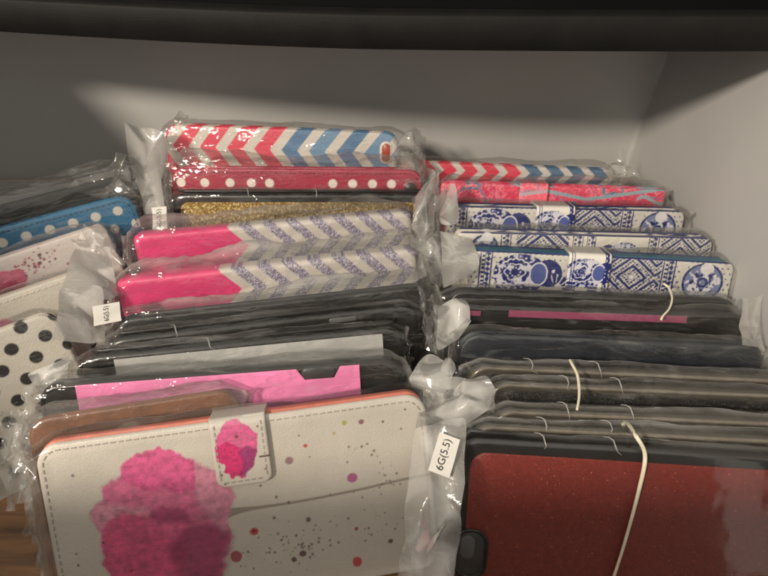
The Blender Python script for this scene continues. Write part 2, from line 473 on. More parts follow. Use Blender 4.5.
def speck(c, x, s, a, b, r, col, al=.88):
    d = np.hypot((x - a) + .06 * np.sin((s - b) * 2 + a), (s - b) * (1 + .12 * math.sin(a)))
    put(c, (1 - smooth(r - .2, r + .25, d)) * al, col)

def petals(c, x, s, P, seed, k=1.0):
    n = fbm(x / k * .16 + 40, s / k * .16 + 40, 30 + seed, 5); n2 = fbm(x / k * .35 + 9, s / k * .35, 44 + seed, 5)
    st = fbm(x / k * .9 + s * .1, s / k * .12, 70 + seed, 3)
    for (ox, oy, rx, ry, col, al) in P:
        d = np.sqrt(((x - ox) / rx) ** 2 + ((s - oy) / ry) ** 2) + (n - .5) * .62 + (n2 - .5) * .14 + .05 * np.sin(np.arctan2(s - oy, x - ox) * 7 + ox)
        a = ((1 - smooth(.90, 1.0, d)) * al)[:, None]
        rim = smooth(.80, .96, d)
        cc = (col[None, :] * (1 - .06 * rim)[:, None] + .06 * (1 - smooth(.2, .8, d))[:, None]) * (0.66 + 0.58 * n2 + .5 * (st - .5))[:, None]
        c[:] = c * (1 - a) + np.clip(cc, 0, 1) * a

PETAL = {
    'all': [(-47.2, 13.4), (-40.7, 9.4), (-32.2, 8.7), (-24.3, 11.9), (-12.3, 20.4), (-7.3, 26.4), (-6.0, 32.8), (-9.1, 41.7), (-8.6, 49.3), (-12.6, 60.3), (-18.0, 77.6), (-50.0, 77.0), (-56.3, 70.2), (-58.7, 58.2), (-59.6, 47.6), (-58.0, 39.5), (-61.2, 34.4), (-61.4, 29.8), (-56.0, 26.5), (-54.6, 21.3), (-47.3, 18.0)],
    'top': [(-47.2, 13.4), (-40.7, 9.4), (-32.2, 8.7), (-24.3, 11.9), (-19.4, 16.0), (-20.1, 26.4), (-28.2, 26.3), (-41.7, 22.4), (-47.1, 18.4)],
    'pale': [(-20.8, 15.0), (-12.3, 20.4), (-7.3, 26.4), (-6.0, 32.8), (-9.1, 41.7), (-8.4, 49.3), (-15.7, 45.9), (-21.1, 36.6), (-21.6, 26.1)],
    'band': [(-54.6, 21.3), (-46.9, 17.4), (-20.6, 25.8), (-20.1, 35.7), (-38.5, 32.6), (-55.8, 27.6)],
    'lobe': [(-61.4, 29.8), (-56.1, 26.1), (-38.2, 30.1), (-37.3, 36.9), (-57.2, 39.2), (-61.2, 34.4)],
    'mid': [(-39.6, 33.5), (-19.9, 34.7), (-13.8, 46.2), (-24.4, 46.5), (-31.2, 47.4), (-40.5, 39.5)],
    'low': [(-57.6, 39.1), (-50.8, 34.1), (-36.3, 36.6), (-22.8, 41.5), (-26.6, 48.2), (-29.5, 62.5), (-31.3, 75.1), (-56.3, 70.2), (-58.7, 58.2), (-59.6, 47.6)],
    'dark': [(-28.7, 46.2), (-24.1, 43.9), (-15.5, 44.3), (-8.8, 47.6), (-9.3, 53.4), (-12.6, 60.3), (-18.0, 77.6), (-32.7, 74.8), (-29.5, 62.5), (-34.0, 52.1)],
    'smear': [(-38.8, 34.8), (-34.8, 32.6), (-24.8, 35.7), (-22.7, 41.0), (-32.0, 39.4), (-38.1, 37.6)],
    'fan': [(-6.4, 5.3), (-2.7, 0.4), (1.7, -0.4), (6.2, 3.0), (9.1, 6.7), (8.3, 13.2), (6.5, 18.9), (1.4, 24.4), (0.2, 22.5), (-2.8, 24.0), (-5.1, 20.9), (-4.3, 17.9), (-7.5, 15.4), (-7.7, 10.7)],
    'deep': [(-7.5, 10.0), (-2.3, 8.7), (2.2, 12.2), (3.5, 18.5), (1.1, 23.8), (0.2, 22.5), (-2.8, 24.0), (-5.1, 20.9), (-4.3, 17.9), (-7.5, 15.4)],
    'dark2': [(0.9, 13.2), (4.5, 11.2), (8.2, 13.2), (6.5, 18.9), (2.5, 23.8), (1.1, 22.7), (2.8, 17.6)],
}

def poly_sd(x, s, pts):
    """signed distance (mm, negative inside) to a closed outline"""
    d = np.full(len(x), 1e9); ins = np.zeros(len(x), bool)
    for (a, b) in zip(pts, pts[1:] + pts[:1]):
        ex, ey = b[0] - a[0], b[1] - a[1]; wx, wy = x - a[0], s - a[1]
        t = np.clip((wx * ex + wy * ey) / (ex * ex + ey * ey + 1e-9), 0, 1)
        d = np.minimum(d, np.hypot(wx - ex * t, wy - ey * t))
        c = ((a[1] > s) != (b[1] > s)) & (x < (b[0] - a[0]) * (s - a[1]) / ((b[1] - a[1]) or 1e-9) + a[0])
        ins ^= c
    return np.where(ins, -d, d)

def wash(c, x, s, items, seed, k=1.0, ox=0.0):
    """watercolour washes with softened, slightly ragged outlines, grain and streaks"""
    n = fbm(x / k * .22 + 40, s / k * .22 + 40, 30 + seed, 5) - .5; m = fbm(x / k * .22 + 140, s / k * .22 + 90, 37 + seed, 5) - .5
    n2 = fbm(x / k * .5 + 9, s / k * .5, 44 + seed, 5); st = fbm(x / k * .09 + s / k * .04, s / k * .8, 70 + seed, 4)
    g = fbm(x / k * .06, s / k * .06, 88 + seed, 3)
    for (key, col, al, soft) in items:
        sd = poly_sd(x - ox + n * 4 * k, s + m * 4 * k, PETAL[key])
        a = ((1 - smooth(-soft * .6 * k, soft * .6 * k, sd - .6 * k)) * al * (1 + .16 * (g - .5) + .2 * (n2 - .5)))[:, None]
        a = np.clip(a, 0, 1)
        cc = col[None, :] * (0.55 + 0.86 * n2 + .42 * (st - .5) + .25 * (g - .5) - .07 * smooth(-1.6 * k, -.3 * k, sd))[:, None]
        c[:] = c * (1 - a) + np.clip(cc, 0, 1) * a

def paint_poppy(x, s):
    c = canvas(x, srgb(218, 211, 200))
    w = fbm(x * .05, s * .05, 77)
    put(c, smooth(.45, .8, w) * .12, srgb(190, 180, 165))
    # stem
    sy = 38.6 + 0.9 * np.sin((x + 10) * .06) - np.maximum(0, x - 50) * .05
    wd = 0.55 + 2.2 * np.exp(-np.maximum(0, x + 10) / 6.0)
    put(c, (1 - smooth(wd - .2, wd + .25, np.abs(s - sy - (wd - .55) * .6))) * (x > -12) * .85, srgb(150, 138, 126))
    wash(c, x, s, [('all', srgb(222, 132, 164), .92, 1.2), ('pale', srgb(222, 150, 174), .6, 2.0), ('lobe', srgb(222, 156, 176), .6, 2.0), ('low', srgb(228, 90, 136), .88, 2.4), ('mid', srgb(222, 106, 148), .75, 4.0),
                   ('band', srgb(220, 106, 150), .75, 3.0), ('top', srgb(234, 98, 156), .9, 1.0), ('smear', srgb(170, 62, 112), .7, 2.6), ('dark', srgb(164, 66, 106), .86, 5.0)], 0)
    L = [(19.2, 21, 1.7, (150, 110, 120)), (26.6, 15.6, .85, (205, 40, 62)), (43.8, 8.1, 1.0, (176, 176, 70)), (50.9, 8.7, 1.15, (138, 78, 88)),
         (39, 12, .7, (190, 175, 120)), (44.5, 32.6, 2.2, (178, 78, 140)), (1.1, 49.6, 1.8, (196, 36, 58)), (-7.6, 59.4, 2.3, (170, 52, 80)),
         (42.6, 70.9, 2.0, (205, 36, 56)), (24, 48.2, 1.0, (120, 84, 84)), (43.8, 55.8, .8, (170, 40, 60)), (60, 10, .5, (90, 70, 70)), (70, 6, .5, (110, 90, 80)),
         (10, 45, .6, (110, 80, 80)), (12, 36, .6, (130, 110, 100)), (-70, 52, .5, (110, 80, 80)), (-66, 14, .6, (130, 90, 110)), (-50, 58, .7, (190, 40, 60)),
         (-70, 47, .4, (120, 90, 90)), (-62, 62, 1.1, (190, 40, 60)), (-59, 44, .4, (70, 40, 40)), (20, 63, 1.5, (96, 40, 52)), (16, 65, 1.1, (80, 40, 50)), (58, 64, 1.1, (90, 60, 60))]
    for (a, b, r, col) in L: speck(c, x, s, a, b, r, srgb(*col))
    speck(c, x, s, 1.1, 49.4, .6, srgb(120, 20, 40))
    rr = random.Random(11)
    for (ox, oy, sd, nn) in [(17, 59, 7.5, 60), (60, 36, 5, 16), (56, 58, 5, 14), (56, 20, 6, 10), (30, 30, 18, 10), (-3, 62, 4, 9), (45, 45, 8, 8)]:
        for i in range(nn):
            g = rr.choice([(82, 62, 62), (100, 74, 74), (120, 92, 88), (96, 52, 66)])
            speck(c, x, s, rr.gauss(ox, sd), rr.gauss(oy, sd * .7), rr.choice([.2, .28, .35, .42, .55]), srgb(*g), .72)
    return c

def paint_poppy_clasp(x, s):
    c = canvas(x, srgb(218, 211, 200))
    wash(c, x, s, [('fan', srgb(232, 96, 156), .95, .5), ('deep', srgb(222, 44, 116), .9, .5), ('dark2', srgb(158, 52, 118), .85, 2.2)], 5, .45, -2.1)
    for (a, b, r) in [(-1, 6.6, .7), (8, 3.5, .5), (-8, 26, .5), (9, 22, .5), (-6, 30, .5), (-9, 22, .6)]: speck(c, x, s, a, b, r, srgb(130, 60, 80))
    put(c, (np.abs(s - 16.5) < .35) & (x > 7), srgb(110, 90, 90))
    return c

def paint_blossom(x, s):
    c = canvas(x, srgb(238, 226, 220))
    petals(c, x, s, [(20, 13, 14, 6.5, srgb(222, 82, 124), .92), (8, 20, 22, 10, srgb(206, 60, 104), .92)], 3)
    rr = random.Random(4)
    for i in range(46):
        speck(c, x, s, rr.gauss(40, 6), rr.gauss(8, 4), rr.choice([.3, .45, .6, .8]), srgb(*rr.choice([(170, 60, 90), (190, 90, 110), (110, 60, 70)])))
    return c

def paint_pale_poppy(x, s):
    c = canvas(x, srgb(224, 217, 204))
    petals(c, x, s, [(29, 16, 12, 7, srgb(230, 120, 160), .9), (12, 26, 22, 12, srgb(210, 70, 115), .95)], 8)
    return c

# ------------------------------------------------------------------ shapes
def steps(a, b, h):
    n = max(1, int(round((b - a) / h)))
    return list(np.linspace(a, b, n + 1))

def slab(name, L, H, t, r, b, mat, parent, paint=None, hx=2.0, hz=2.0, fine=None, y0=0.0, zoff=0.0, x0=0.0, side_col=None, wob=0.0):
    """A leather or plastic panel standing on its long edge, front at y0 facing -y, rounded corners r, rounded edge b (all mm)."""
    es = [b * q for q in (0, .06, .2, .45, 1.0)]
    xs = steps(-L / 2 + b, L / 2 - b, hx)
    us = sorted(set([-L / 2 + e for e in es] + xs + [L / 2 - e for e in es]))
    us = np.array(us) / (L / 2)
    if fine: zs = steps(b, H - fine, max(hz, 2.0)) + steps(H - fine, H - b, hz)[1:]
    else: zs = steps(b, H - b, hz)
    rc = [r * q for q in (.02, .08, .18, .32, .5, .72)] if r > b else []
    zs = sorted(set(np.round(list(es) + rc + zs + [H - e for e in es] + [H - q for q in rc], 4)))
    zs = np.array(zs)
    w = np.full(len(zs), L / 2)
    lo = zs < r; w[lo] = L / 2 - r + np.sqrt(np.maximum(0, r * r - (r - zs[lo]) ** 2))
    hi = zs > H - r; w[hi] = L / 2 - r + np.sqrt(np.maximum(0, r * r - (zs[hi] - H + r) ** 2))
    X = us[None, :] * w[:, None]; Zz = np.repeat(zs[:, None], len(us), 1)
    qx = np.abs(X) - (L / 2 - r); qz = np.abs(Zz - H / 2) - (H / 2 - r)
    sd = np.hypot(np.maximum(qx, 0), np.maximum(qz, 0)) + np.minimum(np.maximum(qx, qz), 0) - r
    d = np.clip(-sd, 0, None)
    Y = np.where(d < b, b - np.sqrt(np.maximum(0, b * b - (b - d) ** 2)), 0.0)
    if wob: Y = Y + wob * (fbm(X * .02 + 5, Zz * .03, 91) - .5)
    nz, nx = X.shape
    V = np.stack([X, Y, Zz], -1).reshape(-1, 3)
    idx = np.arange(nz * nx).reshape(nz, nx)
    faces = [(idx[i, j], idx[i, j + 1], idx[i + 1, j + 1], idx[i + 1, j]) for i in range(nz - 1) for j in range(nx - 1)]
    loop = list(idx[0, :]) + list(idx[1:, -1]) + list(idx[-1, ::-1][1:]) + list(idx[::-1, 0][1:-1])
    P = V[loop]; n = len(loop)
    r1 = P.copy(); r1[:, 1] = t - b
    r2 = P.copy(); r2[:, 1] = t - .3 * b; r2[:, 0] *= 1 - .6 * b / L; r2[:, 2] = H / 2 + (r2[:, 2] - H / 2) * (1 - .6 * b / H)
    r3 = P.copy(); r3[:, 1] = t; r3[:, 0] *= 1 - 2 * b / L; r3[:, 2] = H / 2 + (r3[:, 2] - H / 2) * (1 - 2 * b / H)
    base = len(V); V = np.concatenate([V, r1, r2, r3])
    prev = loop
    for k in range(3):
        cur = list(range(base + k * n, base + (k + 1) * n))
        for i in range(n):
            j = (i + 1) % n
            faces.append((prev[j], prev[i], cur[i], cur[j]))
        prev = cur
    faces.append(tuple(prev[::-1])[::-1] if False else tuple(prev))
    col = None
    if paint is not None:
        col = np.clip(paint(V[:, 0], H - V[:, 2]), 0, 1)
        if side_col is not None: col[base:] = side_col
    V = V + np.array([x0, y0, zoff])
    me = mesh_from(name, V * .001, [tuple(int(q) for q in f) for f in faces], col)
    return link(name, me, mat, parent)

def bm_box(bm, cx, cy, cz, sx, sy, sz, rot=None):
    m = Matrix.Translation((cx, cy, cz))
    if rot is not None: m = m @ rot
    m = m @ Matrix.Diagonal((sx, sy, sz, 1))
    bmesh.ops.create_cube(bm, size=1, matrix=m)

def bm_obj(name, bm, mat, parent, bevel=0, sm=True):
    if bevel: bmesh.ops.bevel(bm, geom=bm.edges[:], offset=bevel, segments=2, affect='EDGES', profile=.6)
    bmesh.ops.recalc_face_normals(bm, faces=bm.faces[:])
    me = bpy.data.meshes.new(name); bm.to_mesh(me); bm.free()
    if sm: me.polygons.foreach_set('use_smooth', [True] * len(me.polygons))
    return link(name, me, mat, parent)

def rr_path(L, H, r, inset, x0=0, z0=0):
    """points along a rounded rectangle inset from the edge (mm), starting bottom-left, with tangents"""
    a = L / 2 - inset; b = H / 2 - inset; r = max(.5, r - inset)
    pts = []
    def arc(cx, cz, t0):
        for k in range(9):
            t = t0 + k / 8 * math.pi / 2
            pts.append((cx + r * math.cos(t), cz + r * math.sin(t)))
    arc(-a + r, -b + r, math.pi); arc(a - r, -b + r, 1.5 * math.pi); arc(a - r, b - r, 0); arc(-a + r, b - r, math.pi / 2)
    pts.append(pts[0])
    return [(p[0] + x0, p[1] + H / 2 + z0) for p in pts]

def stitching(L, H, r, inset, mat, parent, y=-.12, pitch=3.0, dash=1.9, w=.5, zmin=10, x0=0, z0=0, skip=None):
    pts = rr_path(L, H, r, inset, x0, z0)
    bm = bmesh.new(); acc = 0
    rnd = random.Random(5)
    for (p, q) in zip(pts[:-1], pts[1:]):
        seg = math.hypot(q[0] - p[0], q[1] - p[1]); pos = 0
        if seg < 1e-6: continue
        while acc <= seg:
            f = acc / seg; x = p[0] + (q[0] - p[0]) * f; z = p[1] + (q[1] - p[1]) * f
            ang = math.atan2(q[1] - p[1], q[0] - p[0]) + rnd.uniform(-.07, .07)
            if z > zmin and not (skip and skip[0] < x < skip[1]):
                bm_box(bm, x * .001, y * .001, z * .001, dash * .001 * rnd.uniform(.85, 1.1), .0004, w * .001, Matrix.Rotation(-ang, 4, 'Y'))
            acc += pitch
        acc -= seg
    return bm_obj('stitching', bm, mat, parent, 0, False)

def pill(name, cx, cz, w, h, y, depth, mat, parent, bev=.3):
    r = min(w, h) / 2
    bm = bmesh.new(); ring = []
    n = 10
    for k in range(4):
        ox = (w / 2 - r) * (1 if k in (0, 3) else -1); oz = (h / 2 - r) * (1 if k in (0, 1) else -1)
        for i in range(n + 1):
            t = k * math.pi / 2 + i / n * math.pi / 2
            ring.append(((cx + ox + r * math.cos(t)), (cz + oz + r * math.sin(t))))
    rings = []
    for (yy, sc) in ((y + depth, 1), (y + bev, 1), (y, 1 - bev / max(r, .1) * .6)):
        rings.append([bm.verts.new(((cx + (p[0] - cx) * sc) * .001, yy * .001, (cz + (p[1] - cz) * sc) * .001)) for p in ring])
    m = len(ring)
    for a, b in zip(rings[:-1], rings[1:]):
        for i in range(m): bm.faces.new((a[i], a[(i + 1) % m], b[(i + 1) % m], b[i]))
    bm.faces.new(rings[-1])
    bmesh.ops.remove_doubles(bm, verts=bm.verts[:], dist=1e-7)
    return bm_obj(name, bm, mat, parent)

def ring_loop(name, path, rad, y, mat, parent, seg=8):
    """a closed tube along (x,z) path points in mm"""
    bm = bmesh.new(); n = len(path); rings = []
    for i in range(n):
        p = path[i]; a = path[i - 1]; b = path[(i + 1) % n]
        tx, tz = b[0] - a[0], b[1] - a[1]; l = math.hypot(tx, tz) or 1
        nx, nz = tz / l, -tx / l
        rings.append([bm.verts.new(((p[0] + nx * rad * math.cos(t)) * .001, (y + rad * math.sin(t)) * .001, (p[1] + nz * rad * math.cos(t)) * .001))
                      for t in [k / seg * 2 * math.pi for k in range(seg)]])
    for i in range(n):
        A = rings[i]; B = rings[(i + 1) % n]
        for k in range(seg): bm.faces.new((A[k], A[(k + 1) % seg], B[(k + 1) % seg], B[k]))
    return bm_obj(name, bm, mat, parent)

def bag(L, H, t, parent, seed, front_gap=1.4, top=3.5, tail=(9, 9), amp=.7, haze=.045, ridge=.22, bottom=6, film='film', line=.55):
    """thin cellophane bag round the case: front sheet, folded top ridge, back sheet, flattened crumpled ends"""
    rg = np.random.default_rng(seed)
    nx = 150
    xs = np.concatenate([np.linspace(-L / 2 - tail[0], -L / 2 + 6, 26)[:-1], np.linspace(-L / 2 + 6, L / 2 - 6, nx), np.linspace(L / 2 - 6, L / 2 + tail[1], 26)[1:]])
    prof = []
    zf = list(np.linspace(bottom, H - 2, 26))
    for z in zf: prof.append((-front_gap, z, 0))
    prof += [(-front_gap * .7, H + .6, .15), (t * .10, H + top * .45, .35), (t * .3, H + top * .9, .8), (t * .47, H + top, .995), (t * .5, H + top + .12, 1), (t * .53, H + top, .995), (t * .7, H + top * .9, .8), (t * .92, H + top * .4, .35), (t + front_gap * .7, H + .4, .15)]
    for z in np.linspace(H - 4, bottom, 8): prof.append((t + front_gap, z, 0))
    prof = np.array(prof); npf = len(prof)
    X = np.repeat(xs[:, None], npf, 1); Y = np.repeat(prof[None, :, 0], len(xs), 0); Z = np.repeat(prof[None, :, 1], len(xs), 0); R = np.repeat(prof[None, :, 2], len(xs), 0)
    over = np.maximum(0, np.abs(X) - (L / 2 + 1.0)); tl = np.where(X < 0, tail[0], tail[1]) + 1e-6
    f = smooth(0, 1, over / tl * 1.25)
    Y = Y * (1 - f) + (t * .5 + (Y - t * .5) * .12) * f
    # corners of the bag round down towards the ends
    endz = smooth(0, 1, np.clip((np.abs(X) - (L / 2 - 8)) / (8 + tl), 0, 1))
    Z = Z - endz * (top + 2.5) * np.clip((Z - bottom) / (H - bottom), 0, 1)
    # the top ridge is not level
    wav = (fbm(xs * .035 + seed * 3.1, np.zeros(len(xs)), seed, 4) - .5)[:, None]
    Z = Z + R * wav * top * 1.1
    Y = Y + R * (fbm(xs * .05 + 50 + seed, np.zeros(len(xs)), seed, 4) - .5)[:, None] * t * .5
    # creases
    n1 = np.abs(fbm(X * .022 + seed * 7.7 + Z * .03, Z * .16 + np.where(Y > t / 2, 40, 0), seed + 3, 4) - .5)
    n2 = np.abs(fbm(X * .07 + Z * .10 + seed, Z * .24 - X * .03 + np.where(Y > t / 2, 70, 0), seed + 5, 4) - .5)
    crease = (.22 - n1) * 2.2 + (.16 - n2) * 1.3
    sgn = np.where(Y > t * .5, 1, -1)
    k = amp * (1 + 2.4 * f + .8 * R)
    Y = Y + sgn * crease * k
    jx = (fbm(X * .2 + 9, Z * .2, seed + 8, 3) - .5) * f * 9; jz = (fbm(X * .2 + 99, Z * .2, seed + 9, 3) - .5) * f * 9; jy = (fbm(X * .25 + 9, Z * .25 + 30, seed + 10, 3) - .5) * f * 12
    X = X + jx; Z = Z + jz; Y = Y + jy
    hz = haze * .45 + ridge * .5 * smooth(.2, 1, R) * (.35 + 1.1 * smooth(.38, .62, fbm(xs * .03 + 3, np.zeros(len(xs)), seed + 51, 3)))[:, None] + .20 * f  # ridge term: folded film, with bright reflections put into its haze
    hz = hz + line * (R > .999) * smooth(.42, .6, fbm(xs * .06 + 7, np.zeros(len(xs)), seed + 31, 4))[:, None]
    hz = np.clip(hz, 0, .85)
    V = np.stack([X, Y, Z], -1).reshape(-1, 3)
    idx = np.arange(len(xs) * npf).reshape(len(xs), npf)
    faces = [(int(idx[i, j]), int(idx[i + 1, j]), int(idx[i + 1, j + 1]), int(idx[i, j + 1])) for i in range(len(xs) - 1) for j in range(npf - 1)]
    me = mesh_from('plastic_bag', V * .001, faces, None, True, {'haze': hz.ravel()})
    return link('plastic_bag', me, M[film], parent)

def flap(corners, dist, parent, seed, haze=.5, n=(9, 12), amp=.004, jag=.0025, name='bag_flap'):
    """crumpled free end of a bag: a patch of flat facets between four picked points. dist may be one distance or four."""
    rg = np.random.default_rng(seed)
    ds = dist if isinstance(dist, (list, tuple)) else [dist] * 4
    P = [np.array(at_d(*c, d)) for c, d in zip(corners, ds)]
    nu, nv = n
    nor = np.cross(P[1] - P[0], P[3] - P[0]); nor /= np.linalg.norm(nor)
    ph = rg.uniform(0, 6.28, 6)
    V = []; hz = []
    for j in range(nv + 1):
        for i in range(nu + 1):
            u = i / nu; v = j / nv
            uu = u + rg.normal(0, .22 / nu) * (0 < i < nu); vv = v + rg.normal(0, .22 / nv) * (0 < j < nv)
            p = (P[0] * (1 - uu) + P[1] * uu) * (1 - vv) + (P[3] * (1 - uu) + P[2] * uu) * vv
            big = math.sin(uu * 5 + ph[0]) * .5 + math.sin(vv * 6 + uu * 3 + ph[1]) * .5 + .5 * math.sin(vv * 11 - uu * 7 + ph[2])
            p = p + nor * (amp * big + rg.normal(0, amp * .33))
            if i in (0, nu) or j in (0, nv): p = p + rg.normal(0, jag * .5, 3)
            V.append(p); e = min(u, 1 - u, v, 1 - v)
            hz.append(np.clip(haze * ((0.45 + 1.1 * rg.random()) if haze < .7 else (.75 + .4 * rg.random())) * (.55 + .45 * min(1, e * 6)), 0.03, .95))
    V = np.array(V); faces = []
    for j in range(nv):
        for i in range(nu):
            a = j * (nu + 1) + i; q = (a, a + 1, a + nu + 2, a + nu + 1)
            faces += [(q[0], q[1], q[2]), (q[0], q[2], q[3])] if rg.random() < .5 else [(q[0], q[1], q[3]), (q[1], q[2], q[3])]
    me = mesh_from(name, V, faces, None, False, {'haze': hz})
    # one level of catmull-like softening keeps the folds but not razor facets
    o = link(name, me, M['flap'], None)
    sub = o.modifiers.new('soften', 'SUBSURF'); sub.levels = 2; sub.render_levels = 2; sub.subdivision_type = 'CATMULL_CLARK'
    cr = me.attributes.new('crease_edge', 'FLOAT', 'EDGE')
    crv = np.where(rg.random(len(me.edges)) < .45, rg.uniform(.5, 1, len(me.edges)), 0).astype(np.float32)
    cr.data.foreach_set('value', crv)
    me.polygons.foreach_set('use_smooth', [True] * len(me.polygons))
    o.parent = parent
    root = parent
    while root.parent: root = root.parent
    o.matrix_parent_inverse = WORLD(root).inverted()
    return o

_world = {}
def WORLD(root): return _world[root.name]

def sticker(corners, dist, parent, text, rot_px=True):
    """white paper size label: a rectangle from its text direction; corners[0]->corners[1] is the reading direction's baseline (px)"""
    p0 = at_d(*corners[0], dist[0]); p1 = at_d(*corners[1], dist[1]); p2 = at_d(*corners[2], dist[2])
    cen = (p1 + p2) / 2; p0, p1, p2 = [cen + (q - cen) * .86 for q in (p0, p1, p2)]
    ex = (p1 - p0); w = ex.length; ex.normalize()
    up = p2 - p0; up = up - ex * up.dot(ex); h = up.length; up.normalize(); nz = ex.cross(up)
    mat4 = Matrix(((ex.x, up.x, nz.x, p0.x), (ex.y, up.y, nz.y, p0.y), (ex.z, up.z, nz.z, p0.z), (0, 0, 0, 1)))
    bm = bmesh.new()
    nx, ny = 14, 6
    vs = [[bm.verts.new((w * i / nx, h * j / ny, .0006 * math.sin(i / nx * 5.0 + j * .3))) for i in range(nx + 1)] for j in range(ny + 1)]
    for j in range(ny):
        for i in range(nx): bm.faces.new((vs[j][i], vs[j][i + 1], vs[j + 1][i + 1], vs[j + 1][i]))
    cu = bpy.data.curves.new('text', 'FONT'); cu.body = text; cu.size = 1
    to = bpy.data.objects.new('text', cu); C.objects.link(to)
    dg = bpy.context.evaluated_depsgraph_get(); tm = bpy.data.meshes.new_from_object(to.evaluated_get(dg))
    bpy.data.objects.remove(to); bpy.data.curves.remove(cu)
    co = np.array([v.co[:] for v in tm.vertices]); mn = co.min(0); mx = co.max(0)
    sc = min(w * .80 / (mx[0] - mn[0]), h * .56 / (mx[1] - mn[1]))
    ox = (w - sc * (mx[0] - mn[0])) / 2; oy = (h - sc * (mx[1] - mn[1])) / 2
    tv = []
    for q in co:
        X = (q[0] - mn[0]) * sc + ox; Yv = (q[1] - mn[1]) * sc + oy
        tv.append(bm.verts.new((X, Yv, .0006 * math.sin(X / w * 5.0 + Yv / h * ny * .3) + .00018)))
    for p in tm.polygons:
        try:
            f = bm.faces.new([tv[k] for k in p.vertices]); f.material_index = 1
        except ValueError: pass
    bpy.data.meshes.remove(tm)
    bmesh.ops.transform(bm, matrix=mat4, verts=bm.verts[:])
    me = bpy.data.meshes.new('size_sticker'); bm.to_mesh(me); bm.free()
    o = link('size_sticker', me, [M['sticker'], M['ink']], parent)
    root = parent
    while root.parent: root = root.parent
    o.matrix_parent_inverse = WORLD(root).inverted()
    return o

# ------------------------------------------------------------------ the cases
def root_case(name, label, group, pa, pb, z, H, L, lean, anchor='c', cat='phone case'):
    A = at_z(*pa, z); B = at_z(*pb, z)
    d = (B - A).normalized(); yaw = math.atan2(d.y, d.x)
    mid = {'c': (A + B) / 2, 'l': A + d * (L / 2000), 'r': B - d * (L / 2000)}[anchor]
    R = Matrix.Rotation(yaw, 4, 'Z') @ Matrix.Rotation(-math.radians(lean), 4, 'X')
    base = Vector(mid) - (R @ Vector((0, 0, H * .001)))
    o = bpy.data.objects.new(name, None); C.objects.link(o)
    o.empty_display_size = .01
    o.location = base; o.rotation_euler = R.to_euler()
    HH[o.name] = H
    _world[o.name] = Matrix.Translation(base) @ R
    tag(o, label, cat, group)
    return o

WG = 'bagged leather wallet phone cases filed in the drawer'
BG = 'bagged bumper phone cases filed in the drawer'

def wallet(label, pa, pb, z, paint, t=12, H=80, L=158, lean=25, r=7, anchor='c', lining='cream_lining', mat='leather', hx=.7, hz=.7, fine=28, stitch=None,
           seed=1, bagkw=None, back_print=None, plain=None, wob=.8, edge=1.3, shell_up=0, solid=False):
    o = root_case('wallet_case', label, WG, pa, pb, z, H, L, lean, anchor)
    if solid:
        slab('cover', L, H, t, r, edge, M[mat], o, paint, hx, hz, fine, wob=wob)
        b = bag(L, H, t, o, seed, **(bagkw or {}))
        return o, b
    if paint is not None:
        slab('cover', L, H, 2.6, r, edge, M[mat], o, paint, hx, hz, fine, wob=wob)
    else:
        slab('cover', L, H, 2.6, r, edge, M[plain], o, None, 2.5, 2, wob=wob)
    slab('inner_shell', L - 4 + shell_up, H - 2.5 + shell_up, t - 5.0, max(r - 1, 2), 1.0, M[lining], o, None, 8, 6, y0=2.5, zoff=1)
    if paint is not None:
        slab('back_cover', L, H, 2.6, r, edge, M[mat], o, paint, 3, 2, y0=t - 2.6)
    else:
        slab('back_cover', L, H, 2.6, r, edge, M[plain], o, None, 4, 3, y0=t - 2.6)
    if stitch: stitching(L, H, r, 2.6, M[stitch], o)
    b = bag(L, H, t, o, seed, **(bagkw or {}))
    return o, b

